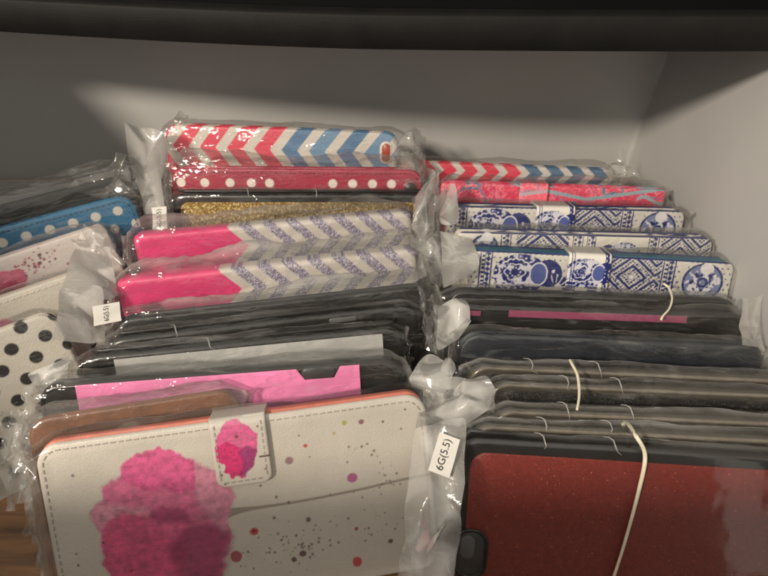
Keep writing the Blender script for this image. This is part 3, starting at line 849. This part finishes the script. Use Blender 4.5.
def bumper(label, pa, pb, z, plate, t=8.5, H=72, L=142, lean=25, r=10, anchor='c', mat='black_tpu', seed=1, bagkw=None, lip=3.2, btn=None, card=None):
    o = root_case('bumper_case', label, BG, pa, pb, z, H, L, lean, anchor)
    slab('bumper', L, H, t, r, 2.2, M[mat], o, None, 2.5, 1.2, fine=14, wob=.3)
    # raised lip round the front
    ring_loop('front_lip', rr_path(L, H, r, 1.6), 1.0, .1, M['smoky_rim' if mat == 'brown_tpu' else mat], o)
    if mat == 'brown_tpu': ring_loop('rear_lip', rr_path(L, H, r, .9), .8, t - .6, M['smoky_rim'], o)
    if plate: slab('back_plate', L - 2 * lip - 3, H - 2 * lip - 3, .8, r - 3, .3, M[plate], o, None, 4, 3, y0=-.35, zoff=lip + 1.5)
    for x in (btn or []):
        pill('button', x, 0, 11, 2.6, 0, 1.2, M[mat], o)
        n = o.children[-1]; n.rotation_euler = (math.pi / 2 * -1, 0, 0); n.location = (0, t * .45 * .001, (H + .9) * .001)
    b = bag(L, H, t, o, seed, **(bagkw or {}))
    for x in (btn or []):
        for dx in (0,):
            x2 = x + 6 + ((seed * 37 + x * 13) % 9 - 4) * .8; q_ = .45 + ((seed * 29 + x * 7) % 10) * .05; bm = bmesh.new(); rings = []
            rn = random.Random(seed * 7 + x)
            pts = [(x2 - 3.2, t * .5, H + 2.6), (x2 - 1.2, t * .35, H + 3.0), (x2, t * .1, H + 2.7), (x2 + .5, -1.0, H + .9), (x2 + .9 + rn.uniform(-1.2, .6), -1.6, H + .9 - 3.1 * q_), (x2 + 2.2 + rn.uniform(-2, 1), -1.7, H + .9 - 5.1 * q_)]
            for k, p in enumerate(pts):
                rad = [.08, .22, .36, .28, .16, .05][k]
                rings.append([bm.verts.new(((p[0] + rad * math.cos(a)) * .001, (p[1] + rad * math.sin(a) * .5) * .001, (p[2] + rad * math.sin(a)) * .001)) for a in [q / 8 * 2 * math.pi for q in range(8)]])
            for A_, B_ in zip(rings[:-1], rings[1:]):
                for q in range(8): bm.faces.new((A_[q], A_[(q + 1) % 8], B_[(q + 1) % 8], B_[q]))
            fo = bm_obj('film_glint', bm, M['flap'], b)  # pale hooked tube modelled as the highlight on the film over a button
            hzv = fo.data.attributes.new('haze', 'FLOAT', 'POINT'); hzv.data.foreach_set('value', np.full(len(fo.data.vertices),   .3, np.float32))
    return o, b

def holed(o, cx, s, w, h, H, ring, inner, y=-.25):
    if ring: 
        a = pill('camera_ring', cx, H - s, w + 3, h + 3, y, .8, M[ring], o, .35)
    pill('camera_hole', cx, H - s, w, h, y - .15, .6, M[inner], o, .15)

def clasp(o, paint, mat, cx, w, down, t, stitch=None, rb=3.5, cmat=None):
    """magnetic strap: comes over the top edge and lies on the front cover. Built as one bent sheet."""
    H = HH[o.name]
    nx = int(w / .45); xs = np.linspace(-1, 1, nx + 1)
    prof = []                                     # (y, z, s)  s = distance below the top edge on the front
    y_f = -2.3
    for z in np.linspace(-down, -1.5, int(down / .45)): prof.append((y_f, z))
    for k in range(1, 9):
        a = k / 9 * math.pi / 2
        prof.append((y_f + 2.6 * (1 - math.cos(a)), -1.5 + 3.0 * math.sin(a)))
    for y in np.linspace(y_f + 3.0, t + .8, 8): prof.append((y, 1.5))
    for z in np.linspace(0, -12, 6): prof.append((t + 1.4, z))
    prof = np.array(prof)
    V = []; S = []
    for (y, z) in prof:
        dz = z + down
        half = w / 2
        if y == y_f and dz < rb: half = w / 2 - rb + math.sqrt(max(0, rb * rb - (rb - dz) ** 2))
        for u in xs:
            e = (1 - abs(u)) * half; dr = max(0, .7 - e)
            V.append((cx + u * half, y + dr * .5 - .18 * math.sin(min(1, (dz) / down) * math.pi), H + z)); S.append(-z)
    V = np.array(V); n = len(xs)
    faces = [(j * n + i, j * n + i + 1, (j + 1) * n + i + 1, (j + 1) * n + i) for j in range(len(prof) - 1) for i in range(n - 1)]
    col = np.clip(paint(V[:, 0] - cx, np.array(S)), 0, 1)
    me = mesh_from('clasp', V * .001, faces, col)
    c = link('clasp', me, M[mat], o)
    sol = c.modifiers.new('thick', 'SOLIDIFY'); sol.thickness = .0016; sol.offset = -1
    if stitch:
        pts = []
        bm = bmesh.new(); rnd = random.Random(3)
        def dash(x, z, ang): bm_box(bm, x * .001, (y_f - .1) * .001, z * .001, .0017, .0004, .0005, Matrix.Rotation(-ang, 4, 'Y'))
        z = H - down + 4
        while z < H - 1.5:
            dash(cx - w / 2 + 1.9, z, math.pi / 2 + rnd.uniform(-.1, .1)); dash(cx + w / 2 - 1.9, z, math.pi / 2 + rnd.uniform(-.1, .1)); z += 2.7
        x = cx - w / 2 + 4
        while x < cx + w / 2 - 3.4:
            dash(x, H - down + 1.9, rnd.uniform(-.1, .1)); x += 2.7
        bm_obj('stitching', bm, M[stitch], c, 0, False)
    return c
HH = {}

# ------------------------------------------------------------------ the setting
def mat_wood():
    m, nt, N, Lk, b = new_mat('wood_board')
    tc = N.new('ShaderNodeTexCoord'); mp = N.new('ShaderNodeMapping'); mp.inputs['Scale'].default_value = (7, 60, 20)
    Lk.new(tc.outputs['Object'], mp.inputs['Vector'])
    n = N.new('ShaderNodeTexNoise'); n.inputs['Scale'].default_value = 2.2; n.inputs['Detail'].default_value = 9; n.inputs['Distortion'].default_value = 1.2
    Lk.new(mp.outputs['Vector'], n.inputs['Vector'])
    cr = N.new('ShaderNodeValToRGB'); e = cr.color_ramp.elements
    e[0].position = .32; e[1].position = .68; e[0].color = (*srgb(92, 62, 38), 1); e[1].color = (*srgb(160, 116, 74), 1)
    Lk.new(n.outputs['Fac'], cr.inputs['Fac']); Lk.new(cr.outputs['Color'], b.inputs['Base Color'])
    b.inputs['Roughness'].default_value = .45
    return m

def mat_wall():
    m, nt, N, Lk, b = new_mat('grey_painted_panel')
    tc = N.new('ShaderNodeTexCoord')
    n = N.new('ShaderNodeTexNoise'); n.inputs['Scale'].default_value = 14; n.inputs['Detail'].default_value = 6
    Lk.new(tc.outputs['Object'], n.inputs['Vector'])
    n2 = N.new('ShaderNodeTexNoise'); n2.inputs['Scale'].default_value = 700; n2.inputs['Detail'].default_value = 4
    Lk.new(tc.outputs['Object'], n2.inputs['Vector'])
    cr = N.new('ShaderNodeValToRGB'); e = cr.color_ramp.elements
    e[0].position = .25; e[1].position = .75; e[0].color = (.50, .495, .48, 1); e[1].color = (.56, .555, .54, 1)
    Lk.new(n.outputs['Fac'], cr.inputs['Fac']); Lk.new(cr.outputs['Color'], b.inputs['Base Color'])
    mr = N.new('ShaderNodeMapRange'); mr.inputs['To Min'].default_value = .42; mr.inputs['To Max'].default_value = .6
    Lk.new(n.outputs['Fac'], mr.inputs['Value']); Lk.new(mr.outputs['Result'], b.inputs['Roughness'])
    bp = N.new('ShaderNodeBump'); bp.inputs['Strength'].default_value = .12; bp.inputs['Distance'].default_value = .0004
    Lk.new(n2.outputs['Fac'], bp.inputs['Height']); Lk.new(bp.outputs['Normal'], b.inputs['Normal'])
    return m
M['wood'] = mat_wood(); M['wall'] = mat_wall()
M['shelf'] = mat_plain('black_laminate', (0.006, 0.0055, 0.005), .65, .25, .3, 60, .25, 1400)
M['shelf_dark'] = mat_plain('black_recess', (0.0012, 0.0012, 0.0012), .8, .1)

WALL_Y = .392; WALL_X = .192
def box_obj(name, c, s, mat, parent=None, bevel=.0006):
    bm = bmesh.new(); bm_box(bm, *c, *s)
    return bm_obj(name, bm, mat, parent, bevel, False)
fl = box_obj('floor', (-.05, .2, -.006), (1.2, .9, .012), M['wood']); tag(fl, kind='structure')

dr = bpy.data.objects.new('storage_drawer', None); C.objects.link(dr); dr.location = (0, 0, 0)
tag(dr, 'grey walled drawer holding all the bagged phone cases on its wooden base', 'drawer')
# back and right wall meet in a tight rounded inside corner: one bent sheet
def bent_wall():
    pts = []
    pts.append((-.325, WALL_Y)); 
    for k in range(60): pts.append((-.325 + (WALL_X - .003 + .325) * (k + 1) / 60, WALL_Y))
    for k in range(1, 7):
        a = k / 6 * math.pi / 2; pts.append((WALL_X - .003 + .003 * math.sin(a), WALL_Y - .003 + .003 * math.cos(a)))
    for k in range(40): pts.append((WALL_X, WALL_Y - .003 - (WALL_Y - .003 - .03) * (k + 1) / 40))
    return pts
pts = bent_wall(); Hs = np.linspace(.001, .285, 24)
V = [(p[0] + .0010 * math.sin(z * 30 + p[1] * 9), p[1] + .0012 * math.sin(p[0] * 17 + z * 9), z) for z in Hs for p in pts]; n = len(pts)
faces = [(j * n + i, j * n + i + 1, (j + 1) * n + i + 1, (j + 1) * n + i) for j in range(len(Hs) - 1) for i in range(n - 1)]
link('back_panel', mesh_from('back_panel', V, faces), M['wall'], dr)
box_obj('side_panel', (-.331, .16, .131), (.010, .48, .262), M['wall'], dr)
box_obj('base_panel', (-.066, .272, .0015), (.510, .236, .003), M['wall'], dr, .0004)
box_obj('front_shade_panel', (-.066, -.034, .107), (.52, .008, .212), M['wall'], dr)  # out of view; placed and sized to cast the shadow over the front cases

# black shelf edge above: a bowed lip, and the recess behind it
sh = bpy.data.objects.new('overhead_shelf', None); C.objects.link(sh); sh.location = (0, .3, .17)
tag(sh, 'black shelf with a bowed front edge running above the grey drawer', 'shelf')
def prof_sheet(px_pts, z0, levels):
    V = []; cols = len(px_pts)
    base = [at_z(*p, z0) for p in px_pts]
    for (dy, dz) in levels:
        for q in base: V.append((q.x, q.y - .3 + dy, q.z - .17 + dz))
    faces = [(j * cols + i, j * cols + i + 1, (j + 1) * cols + i + 1, (j + 1) * cols + i) for j in range(len(levels) - 1) for i in range(cols - 1)]
    return V, faces
lip_px = []
for k in range(49):
    px = -420 + k * 1600 / 48
    u = (px - 384) / 384
    py = 50.3 + 5.0 * u - 13.0 * max(0, -u) ** 1.55 - 3.2 * max(0, u) ** 2
    lip_px.append((px, py))
V, fc = prof_sheet(lip_px, -.110, [(.13, .0015), (.004, 0), (.0006, .0001), (0, .0007), (.0012, .0140), (.0018, .0148), (.006, .0150), (.010, .0148)])
link('shelf_edge', mesh_from('shelf_edge', V, fc), M['shelf'], sh)
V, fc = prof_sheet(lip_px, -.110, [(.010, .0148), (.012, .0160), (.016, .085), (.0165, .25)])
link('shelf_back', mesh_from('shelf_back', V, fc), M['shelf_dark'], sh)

# ------------------------------------------------------------------ left row, back to front
def P(l, *a, **k): return wallet(l, *a, **k)
o, b = P('coral and blue chevron wallet case standing at the back of the left row', (166, 124), (396, 133), -.197, paint_chevron_zag, t=13, L=157, lean=24, r=9, seed=11,
         lining='coral', bagkw=dict(tail=(7, 14), top=3), hx=.5, hz=.5)
holed(o, 71, 13, 5.5, 12, 80, 'white_ring', 'orange_hole')
flap([(126, 128), (163, 130), (168, 216), (142, 213)], [.372, .372, .352, .352], b, 21, .85, (3, 5), .004)
flap([(392, 134), (424, 128), (430, 182), (394, 180)], [.38, .38, .365, .362], b, 22, .34, (5, 6), .004)
flap([(172, 124), (178, 110), (190, 112), (186, 126)], [.375, .378, .378, .375], b, 23, .2, (3, 3), .002)

o, b = P('wine red leather case with white polka dots beneath the chevron one', (167, 168), (425, 170), -.204, paint_red_dots, t=13, lean=25, r=8, seed=12,
         lining='dark_lining', stitch='stitch_red', bagkw=dict(tail=(8, 10), top=9, haze=.05, ridge=.3), hx=.5, hz=.5)
holed(o, 72, 14, 8, 12, 80, 'wine_ring', 'black_hole')
sticker([(169, 231), (167, 204), (152, 232)], [.344, .346, .344], b, '6G(5.5)')

o, b = bumper('black bumper case with a gold glitter back panel', (170, 194), (427, 194), -.211, 'gold', t=9, L=157, H=76, lean=26, r=8, seed=13, lip=3.6, bagkw=dict(tail=(8, 6), top=3, haze=.04), btn=[-38, 8])

o, b = P('hot pink case with purple glitter arrows, farther of the pink pair', (130, 236), (413, 211), -.207, paint_pink_arrow, t=15, lean=26, r=3.4, seed=14,
         mat='weave', solid=True, edge=3.2, bagkw=dict(tail=(9, 8), top=8, haze=.05, ridge=.3), hx=.45, hz=.45)
flap([(412, 196), (440, 178), (442, 288), (412, 276)], [.335, .34, .315, .315], b, 24, .5, (4, 7), .006)
o, b = P('hot pink case with purple glitter arrows, nearer of the pink pair', (115, 281), (416, 249), -.208, paint_pink_arrow, t=15, lean=27, r=3.4, seed=15,
         mat='weave', solid=True, edge=3.2, bagkw=dict(tail=(9, 8), top=10, haze=.05, ridge=.5), hx=.45, hz=.45)
flap([(74, 244), (110, 258), (122, 300), (60, 300)], [.305, .31, .295, .283], b, 25, 1.05, (2, 3), .002, .001)
flap([(58, 286), (104, 284), (106, 344), (54, 338)], [.281, .290, .280, .264], b, 26, 1.05, (2, 3), .002, .001)
sticker([(124, 322), (121, 299), (92, 328)], [.277, .284, .2735], b, '6G(5.5)')

o, b = P('plain black leather wallet case behind the black slotted one', (112, 321), (432, 286), -.209, None, plain='black_leather', t=10, L=158, lean=28, r=9, seed=16,
         lining='dark_lining', bagkw=dict(tail=(6, 4), top=8, haze=.03, ridge=.45))
o, b = bumper('black bumper case with a grey slot in its top edge', (100, 341), (420, 304), -.212, None, t=9, L=152, H=76, lean=29, r=9, seed=17, bagkw=dict(tail=(6, 5), top=3, haze=.025), btn=[-50])
pill('slot', 38, 72.5, 14, 2.6, -.3, 1, M['grey_tab'], o)
flap([(418, 292), (432, 292), (434, 350), (424, 350)], [.284, .284, .268, .268], b, 28, .05, (4, 7), .003)

def card(o, x0, x1, H, top, mat, y, notch=None, low=40, label=None):
    bm = bmesh.new()
    pl = [(x0, low)] + [(x1, low), (x1, top)]
    if notch:
        a, c_, dp = notch
        pl += [(c_ + 1.5, top), (c_ - 1.5, top - dp), (a + 2.5, top - dp), (a - 1, top)]
    pl += [(x0, top)]
    vs = [bm.verts.new((p[0] * .001, y * .001, p[1] * .001)) for p in pl]
    f = bm.faces.new(vs)
    r = bmesh.ops.extrude_face_region(bm, geom=[f]); 
    bmesh.ops.translate(bm, verts=[v for v in r['geom'] if isinstance(v, bmesh.types.BMVert)], vec=(0, .0005, 0))
    return bm_obj('insert_card', bm, mat, o, 0, False)

o, b = bumper('black bumper case with a long grey card sheet showing', (78, 358), (402, 327), -.213, None, t=8, L=152, H=76, lean=30, r=9, seed=18, bagkw=dict(tail=(8, 4), top=3, haze=.04), btn=[-20])
card(o, -60, 66, 76, 73.8, M['card_grey'], -1.0)
flap([(28, 372), (66, 354), (70, 396), (30, 398)], [.262, .268, .262, .255], b, 29, 1.0, (3, 4), .003)

o, b = bumper('dark bumper case with a bright pink card notched at its top', (32, 386), (402, 359), -.207, None, t=8.5, L=158, H=78, lean=32, r=9, seed=19, bagkw=dict(tail=(7, 5), top=4, haze=.05), mat='black_tpu')
card(o, -62, 61, 78, 77.2, M['card_pink'], -1.3, notch=(34, 51, 5.2))
pill('tab', 42.5, 74.6, 15, 5.4, -.95, 1, M['dark_tab'], o)

o, b = P('small tan brown leather case squeezed behind the white poppy case', (25, 421), (236, 389), -.207, None, plain='tan', t=5, L=86, H=74, lean=37, r=9, seed=20, lining='coral', bagkw=dict(tail=(6, 5), top=4, haze=.14, amp=.9))

o, b = P('white wallet case with a big pink poppy, front of the left row', (33, 447), (424, 393), -.206, paint_poppy, t=10, L=158, H=80, lean=38, r=9, seed=31,
         lining='coral', stitch='stitch_grey', bagkw=dict(tail=(9, 12), top=4, haze=.015, amp=.25, front_gap=2.8, film='smooth_film', ridge=.1, line=.35), shell_up=2.4, wob=.4, hx=.34, hz=.34, fine=77, edge=1.4)
clasp(o, paint_poppy_clasp, 'leather', .6, 22.5, 27.5, 10, 'stitch_grey')
flap([(416, 426), (468, 420), (452, 610), (392, 610)], [.238, .236, .205, .205], b, 32, .55, (4, 8), .0035, .001)
flap([(412, 392), (428, 352), (460, 364), (446, 416)], [.262, .268, .266, .25], b, 33, 1.0, (3, 4), .004)
flap([(424, 380), (488, 374), (500, 408), (418, 432)], [.258, .256, .25, .24], b, 34, .65, (5, 4), .004)
sticker([(450, 482), (463, 437), (425, 474)], [.2225, .2295, .2235], b, '6G(5.5)')

# ------------------------------------------------------------------ right row, back to front
ZR = -.2125
o, b = P('red and blue arrow chevron case at the back of the right row', (395, 161), (616, 170), -.216, paint_chevron_arrow, t=12, L=142, H=70, lean=25, r=3, seed=41, anchor='r', mat='gloss_print',
         bagkw=dict(tail=(6, 8), top=4, haze=.06), lining='coral', hx=.5, hz=.5)
flap([(602, 170), (622, 150), (640, 180), (612, 188)], [.385, .388, .38, .375], b, 42, .2, (5, 5), .003)
o, b = P('coral pink floral print case with a paler closing strap', (440, 182), (668, 190), ZR - .001, paint_tropical, t=12, L=141, H=70, lean=25, r=3, seed=43, mat='gloss_print', lining='dark_lining',
         bagkw=dict(tail=(8, 6), top=5, haze=.06), hx=.5, hz=.5)
clasp(o, paint_tropical_clasp, 'gloss_print', -12, 18, 17, 12)
flap([(436, 196), (456, 181), (460, 226), (440, 224)], [.348, .35, .335, .335], b, 44, 1.1, (2, 3), .002, .001)
o, b = P('white case with navy elephants, farthest of the three elephant prints', (452, 206), (682, 211), ZR, paint_elephant, t=13, L=142, H=70, lean=25, r=5, seed=45, mat='gloss_print',
         bagkw=dict(tail=(7, 6), top=4, haze=.04), lining='cream_lining', hx=.42, hz=.42, stitch=None)
clasp(o, paint_elephant_clasp, 'gloss_print', -6.5, 23, 20, 13)
o, b = P('white case with navy tribal zigzags between the two elephant cases', (462, 232), (708, 238), ZR, paint_elephant_shift, t=12, L=146, H=70, lean=25, r=5, seed=46, mat='gloss_print',
         bagkw=dict(tail=(7, 6), top=4, haze=.08), lining='cream_lining', hx=.42, hz=.42)
flap([(440, 234), (470, 236), (482, 266), (442, 292)], [.328, .328, .315, .305], b, 47, 1.1, (2, 3), .0025, .001)
o, b = P('white case with navy elephants and a teal inner edge', (474, 250), (733, 263), ZR, paint_elephant, t=14, L=143, H=70, lean=26, r=5, seed=48, mat='gloss_print',
         bagkw=dict(tail=(7, 4), top=3.5, haze=.03), lining='teal', shell_up=1.3, hx=.42, hz=.42)
clasp(o, paint_elephant_clasp, 'gloss_print', -6.5, 23, 20, 14)
o, b = bumper('thin black bumper case right in front of the elephant cases', (450, 290), (735, 300), ZR, None, t=8, L=146, H=70, lean=27, r=8, seed=49, bagkw=dict(tail=(7, 4), top=2, haze=.03), mat='black_tpu')
o, b = bumper('black bumper case with a dusky pink card inside its bag', (452, 305), (746, 315), ZR, None, t=9, L=147, H=70, lean=27, r=8, seed=50, bagkw=dict(tail=(7, 5), top=2.6, haze=.05), mat='black_tpu')
card(o, -44, 44, 70, 68.6, M['card_dusky'], -.9, low=65)
card(o, -69, -58, 70, 67.6, M['card_dusky'], -.9, low=65)
flap([(438, 304), (466, 299), (472, 326), (436, 354)], [.294, .294, .285, .275], b, 51, 1.1, (3, 3), .003, .001)
flap([(738, 302), (762, 292), (762, 352), (744, 348)], [.289, .289, .276, .276], b, 52, .6, (3, 5), .003)
o, b = P('plain dark navy leather wallet case with rounded corners', (462, 334), (765, 347), ZR, None, plain='navy_leather', t=9, L=143, H=70, lean=29, r=10, seed=53, lining='dark_lining',
         bagkw=dict(tail=(6, 3), top=3, haze=.03), stitch=None)
txt = ['smoky bumper case at the back of the banded bundle', 'smoky bumper case with black glitter back, second from the back of the banded bundle',
       'smoky bumper case with black glitter back in the middle of the banded bundle', 'smoky bumper case just behind the red glitter one']
for i, (pa, pb, pl, bt) in enumerate([((468, 364), (775, 378), 'black_glitter', [-48, -22]), ((488, 381), (800, 394), 'black_glitter', [-45, -19]), ((492, 408), (820, 423), 'black_glitter', [-46, -19]), ((470, 423), (810, 440), None, [-48, -21])]):
    o, b = bumper(txt[i], pa, pb, ZR, pl, t=7.2, L=143, H=70, lean=30 + i, r=10, seed=60 + i, anchor='l', mat='brown_tpu', bagkw=dict(tail=(5, 4), top=2.2, haze=.03, ridge=.42, amp=.45, front_gap=1.0), btn=bt, lip=2.6)  # stronger ridge haze stands in for pale reflections along the bag tops
o, b = bumper('black bumper case with a red glitter back, front of the right row', (458, 438), (820, 460), ZR, 'red_glitter', t=8, L=145, H=72, lean=34, r=10, seed=70, anchor='l', mat='black_tpu',
              bagkw=dict(tail=(4, 4), top=2.5, haze=.015, amp=.4, ridge=.2, film='smooth_film'), btn=[-47, -18], lip=4.2)
R1 = o
pill('camera_ring', -64, 20, 14, 23, -.9, 1.2, M['dark_tab'], o, .5)
ring_loop('camera_lip', [(-64 + q[0], q[1]) for q in rr_path(13, 22, 6, 0, 0, 9)], .8, -.9, M['black_tpu'], o)
pill('camera_hole', -65.5, 23, 6, 11, -1.15, .4, M['grey_tab'], o)

# ------------------------------------------------------------------ far left group, turned towards the corner
o, b = P('black leather case leaning at the back of the far left group', (0, 206), (133, 172), -.204, None, plain='black_leather', t=12, L=158, lean=26, r=10, seed=81, anchor='r', lining='dark_lining', bagkw=dict(tail=(6, 9), top=9, haze=.05, ridge=.1))
flap([(60, 190), (118, 158), (134, 160), (140, 204)], [.355, .36, .36, .345], b, 82, .12, (6, 6), .004)
o, b = P('blue leather case with white polka dots and stitched edge', (0, 228), (131, 194), -.206, paint_blue_dots, t=12, lean=26, r=9, seed=83, anchor='r', stitch='stitch_blue', lining='dark_lining', bagkw=dict(tail=(6, 7), top=3, haze=.04), hx=.5, hz=.5)
o, b = P('pinkish white blossom case in front of the blue dotted one', (0, 258), (104, 224), -.206, paint_blossom, t=14, lean=28, r=4, seed=84, anchor='r', mat='weave', lining='coral', bagkw=dict(tail=(6, 8), top=4, haze=.09), hx=.45, hz=.45)
flap([(70, 238), (98, 224), (130, 264), (92, 268)], [.318, .322, .312, .308], b, 85, .35, (5, 5), .004)
o, b = P('cream poppy case with white stitching behind the black dotted one', (0, 298), (88, 268), -.207, paint_pale_poppy, t=12, lean=30, r=8, seed=86, anchor='r', stitch='stitch_cream', lining='pink_lining', bagkw=dict(tail=(6, 6), top=3, haze=.05), hx=.5, hz=.5)
o, b = P('cream case with big black polka dots, front of the far left group', (0, 330), (52, 310), -.207, paint_bw_dots, t=11, lean=33, r=8, seed=87, anchor='r', lining='coral', bagkw=dict(tail=(6, 6), top=4, haze=.04, amp=.5), hx=.45, hz=.45, fine=60)
flap([(-8, 416), (40, 404), (44, 500), (2, 512)], [.262, .255, .232, .238], b, 88, .18, (6, 9), .004)

# ------------------------------------------------------------------ rubber bands
def band(label, pts, w=.0017, th=.0010, seed=0):
    P3 = [Vector(p) for p in pts]
    # Catmull-Rom
    out = []
    Q = [P3[0] * 2 - P3[1]] + P3 + [P3[-1] * 2 - P3[-2]]
    for i in range(1, len(Q) - 2):
        for k in range(10):
            t = k / 10; a, b_, c_, d = Q[i - 1], Q[i], Q[i + 1], Q[i + 2]
            out.append(.5 * ((2 * b_) + (c_ - a) * t + (2 * a - 5 * b_ + 4 * c_ - d) * t * t + (3 * b_ - a - 3 * c_ + d) * t ** 3))
    out.append(P3[-1])
    org = out[0].copy(); bm = bmesh.new(); rings = []
    for i, p in enumerate(out):
        tan = (out[min(i + 1, len(out) - 1)] - out[max(i - 1, 0)]).normalized()
        side = tan.cross(Vector((0, -1, .6))).normalized(); nn = side.cross(tan).normalized()
        tw = .5 * math.sin(i * .13 + seed)
        s2 = side * math.cos(tw) + nn * math.sin(tw); n2 = nn * math.cos(tw) - side * math.sin(tw)
        rings.append([bm.verts.new(p - org + s2 * (w / 2 * math.cos(t)) + n2 * (th / 2 * math.sin(t))) for t in [k / 8 * 2 * math.pi for k in range(8)]])
    for A, B in zip(rings[:-1], rings[1:]):
        for k in range(8): bm.faces.new((A[k], A[(k + 1) % 8], B[(k + 1) % 8], B[k]))
    bm.faces.new(rings[0][::-1]); bm.faces.new(rings[-1])
    o = bm_obj('rubber_band', bm, M['rubber'], None); o.location = org
    tag(o, label, 'rubber band', 'cream rubber bands round the right row')
    return o

def on_face(root, px, py, off):
    m = _world[root.name]; n = (m.to_3x3() @ Vector((0, -1, 0))).normalized(); p0 = m.translation + n * (off * .001)
    d = ray(px, py); c0 = Vector((0, 0, CAMZ)); t = (p0 - c0).dot(n) / d.dot(n)
    return c0 + d * t
top1 = on_face(R1, 637, 440, 3.2)
band('cream rubber band stretched down over the red glitter case', [at_d(622, 425, .247), at_d(627, 423, .2455), on_face(R1, 636, 436, 2.5), on_face(R1, 645, 456, 3), on_face(R1, 639, 490, 3), on_face(R1, 624, 545, 3), on_face(R1, 609, 592, 3), on_face(R1, 596, 640, 3)], seed=1)
band('short cream rubber band crossing the black bumper edges', [at_d(570, 360, .262), at_d(572, 364, .2595), at_d(577, 374, .254), at_d(579, 386, .2485), at_d(579, 398, .2445), at_d(577, 410, .2405)], w=.0013, seed=2)
band('loose curl of cream rubber band by the elephant case', [at_d(664, 284, .300), at_d(668, 287, .2985), at_d(671, 293, .295), at_d(672, 300, .2905), at_d(669, 309, .2865), at_d(663, 316, .283), at_d(661, 320, .2815)], w=.0012, seed=3)

# ------------------------------------------------------------------ light, world, camera
w = bpy.data.worlds.new('World'); scene.world = w; w.use_nodes = True
bg = w.node_tree.nodes['Background']; bg.inputs['Color'].default_value = (1.0, .94, .84, 1); bg.inputs['Strength'].default_value = .92
ld = bpy.data.lights.new('room_lamp', 'AREA'); ld.shape = 'DISK'; ld.size = .15; ld.energy = 24.5; ld.color = (1.0, .88, .73)
lo = bpy.data.objects.new('room_lamp', ld); C.objects.link(lo)
tgt = Vector((0, .22, .06)); ldir = Vector((1, 1.15, -1.19)).normalized()
lo.location = tgt - ldir * 1.6
lo.rotation_euler = ldir.to_track_quat('-Z', 'Y').to_euler()

cd = bpy.data.cameras.new('camera'); cam = bpy.data.objects.new('camera', cd); C.objects.link(cam)
cam.location = (0, 0, CAMZ); cam.rotation_euler = (math.radians(45), 0, 0)
cd.sensor_width = 36; cd.lens = 36 * F / 768; cd.clip_start = .01; cd.clip_end = 50
cd.dof.use_dof = True; cd.dof.focus_distance = .27; cd.dof.aperture_fstop = 26
scene.camera = cam

scene.view_settings.view_transform = 'Standard'; scene.view_settings.look = 'None'; scene.view_settings.exposure = 0
scene.cycles.transparent_max_bounces = 48; scene.cycles.max_bounces = 8
scene.cycles.use_denoising = True
scene.cycles.sample_clamp_indirect = 3
scene.cycles.caustics_reflective = False; scene.cycles.caustics_refractive = False
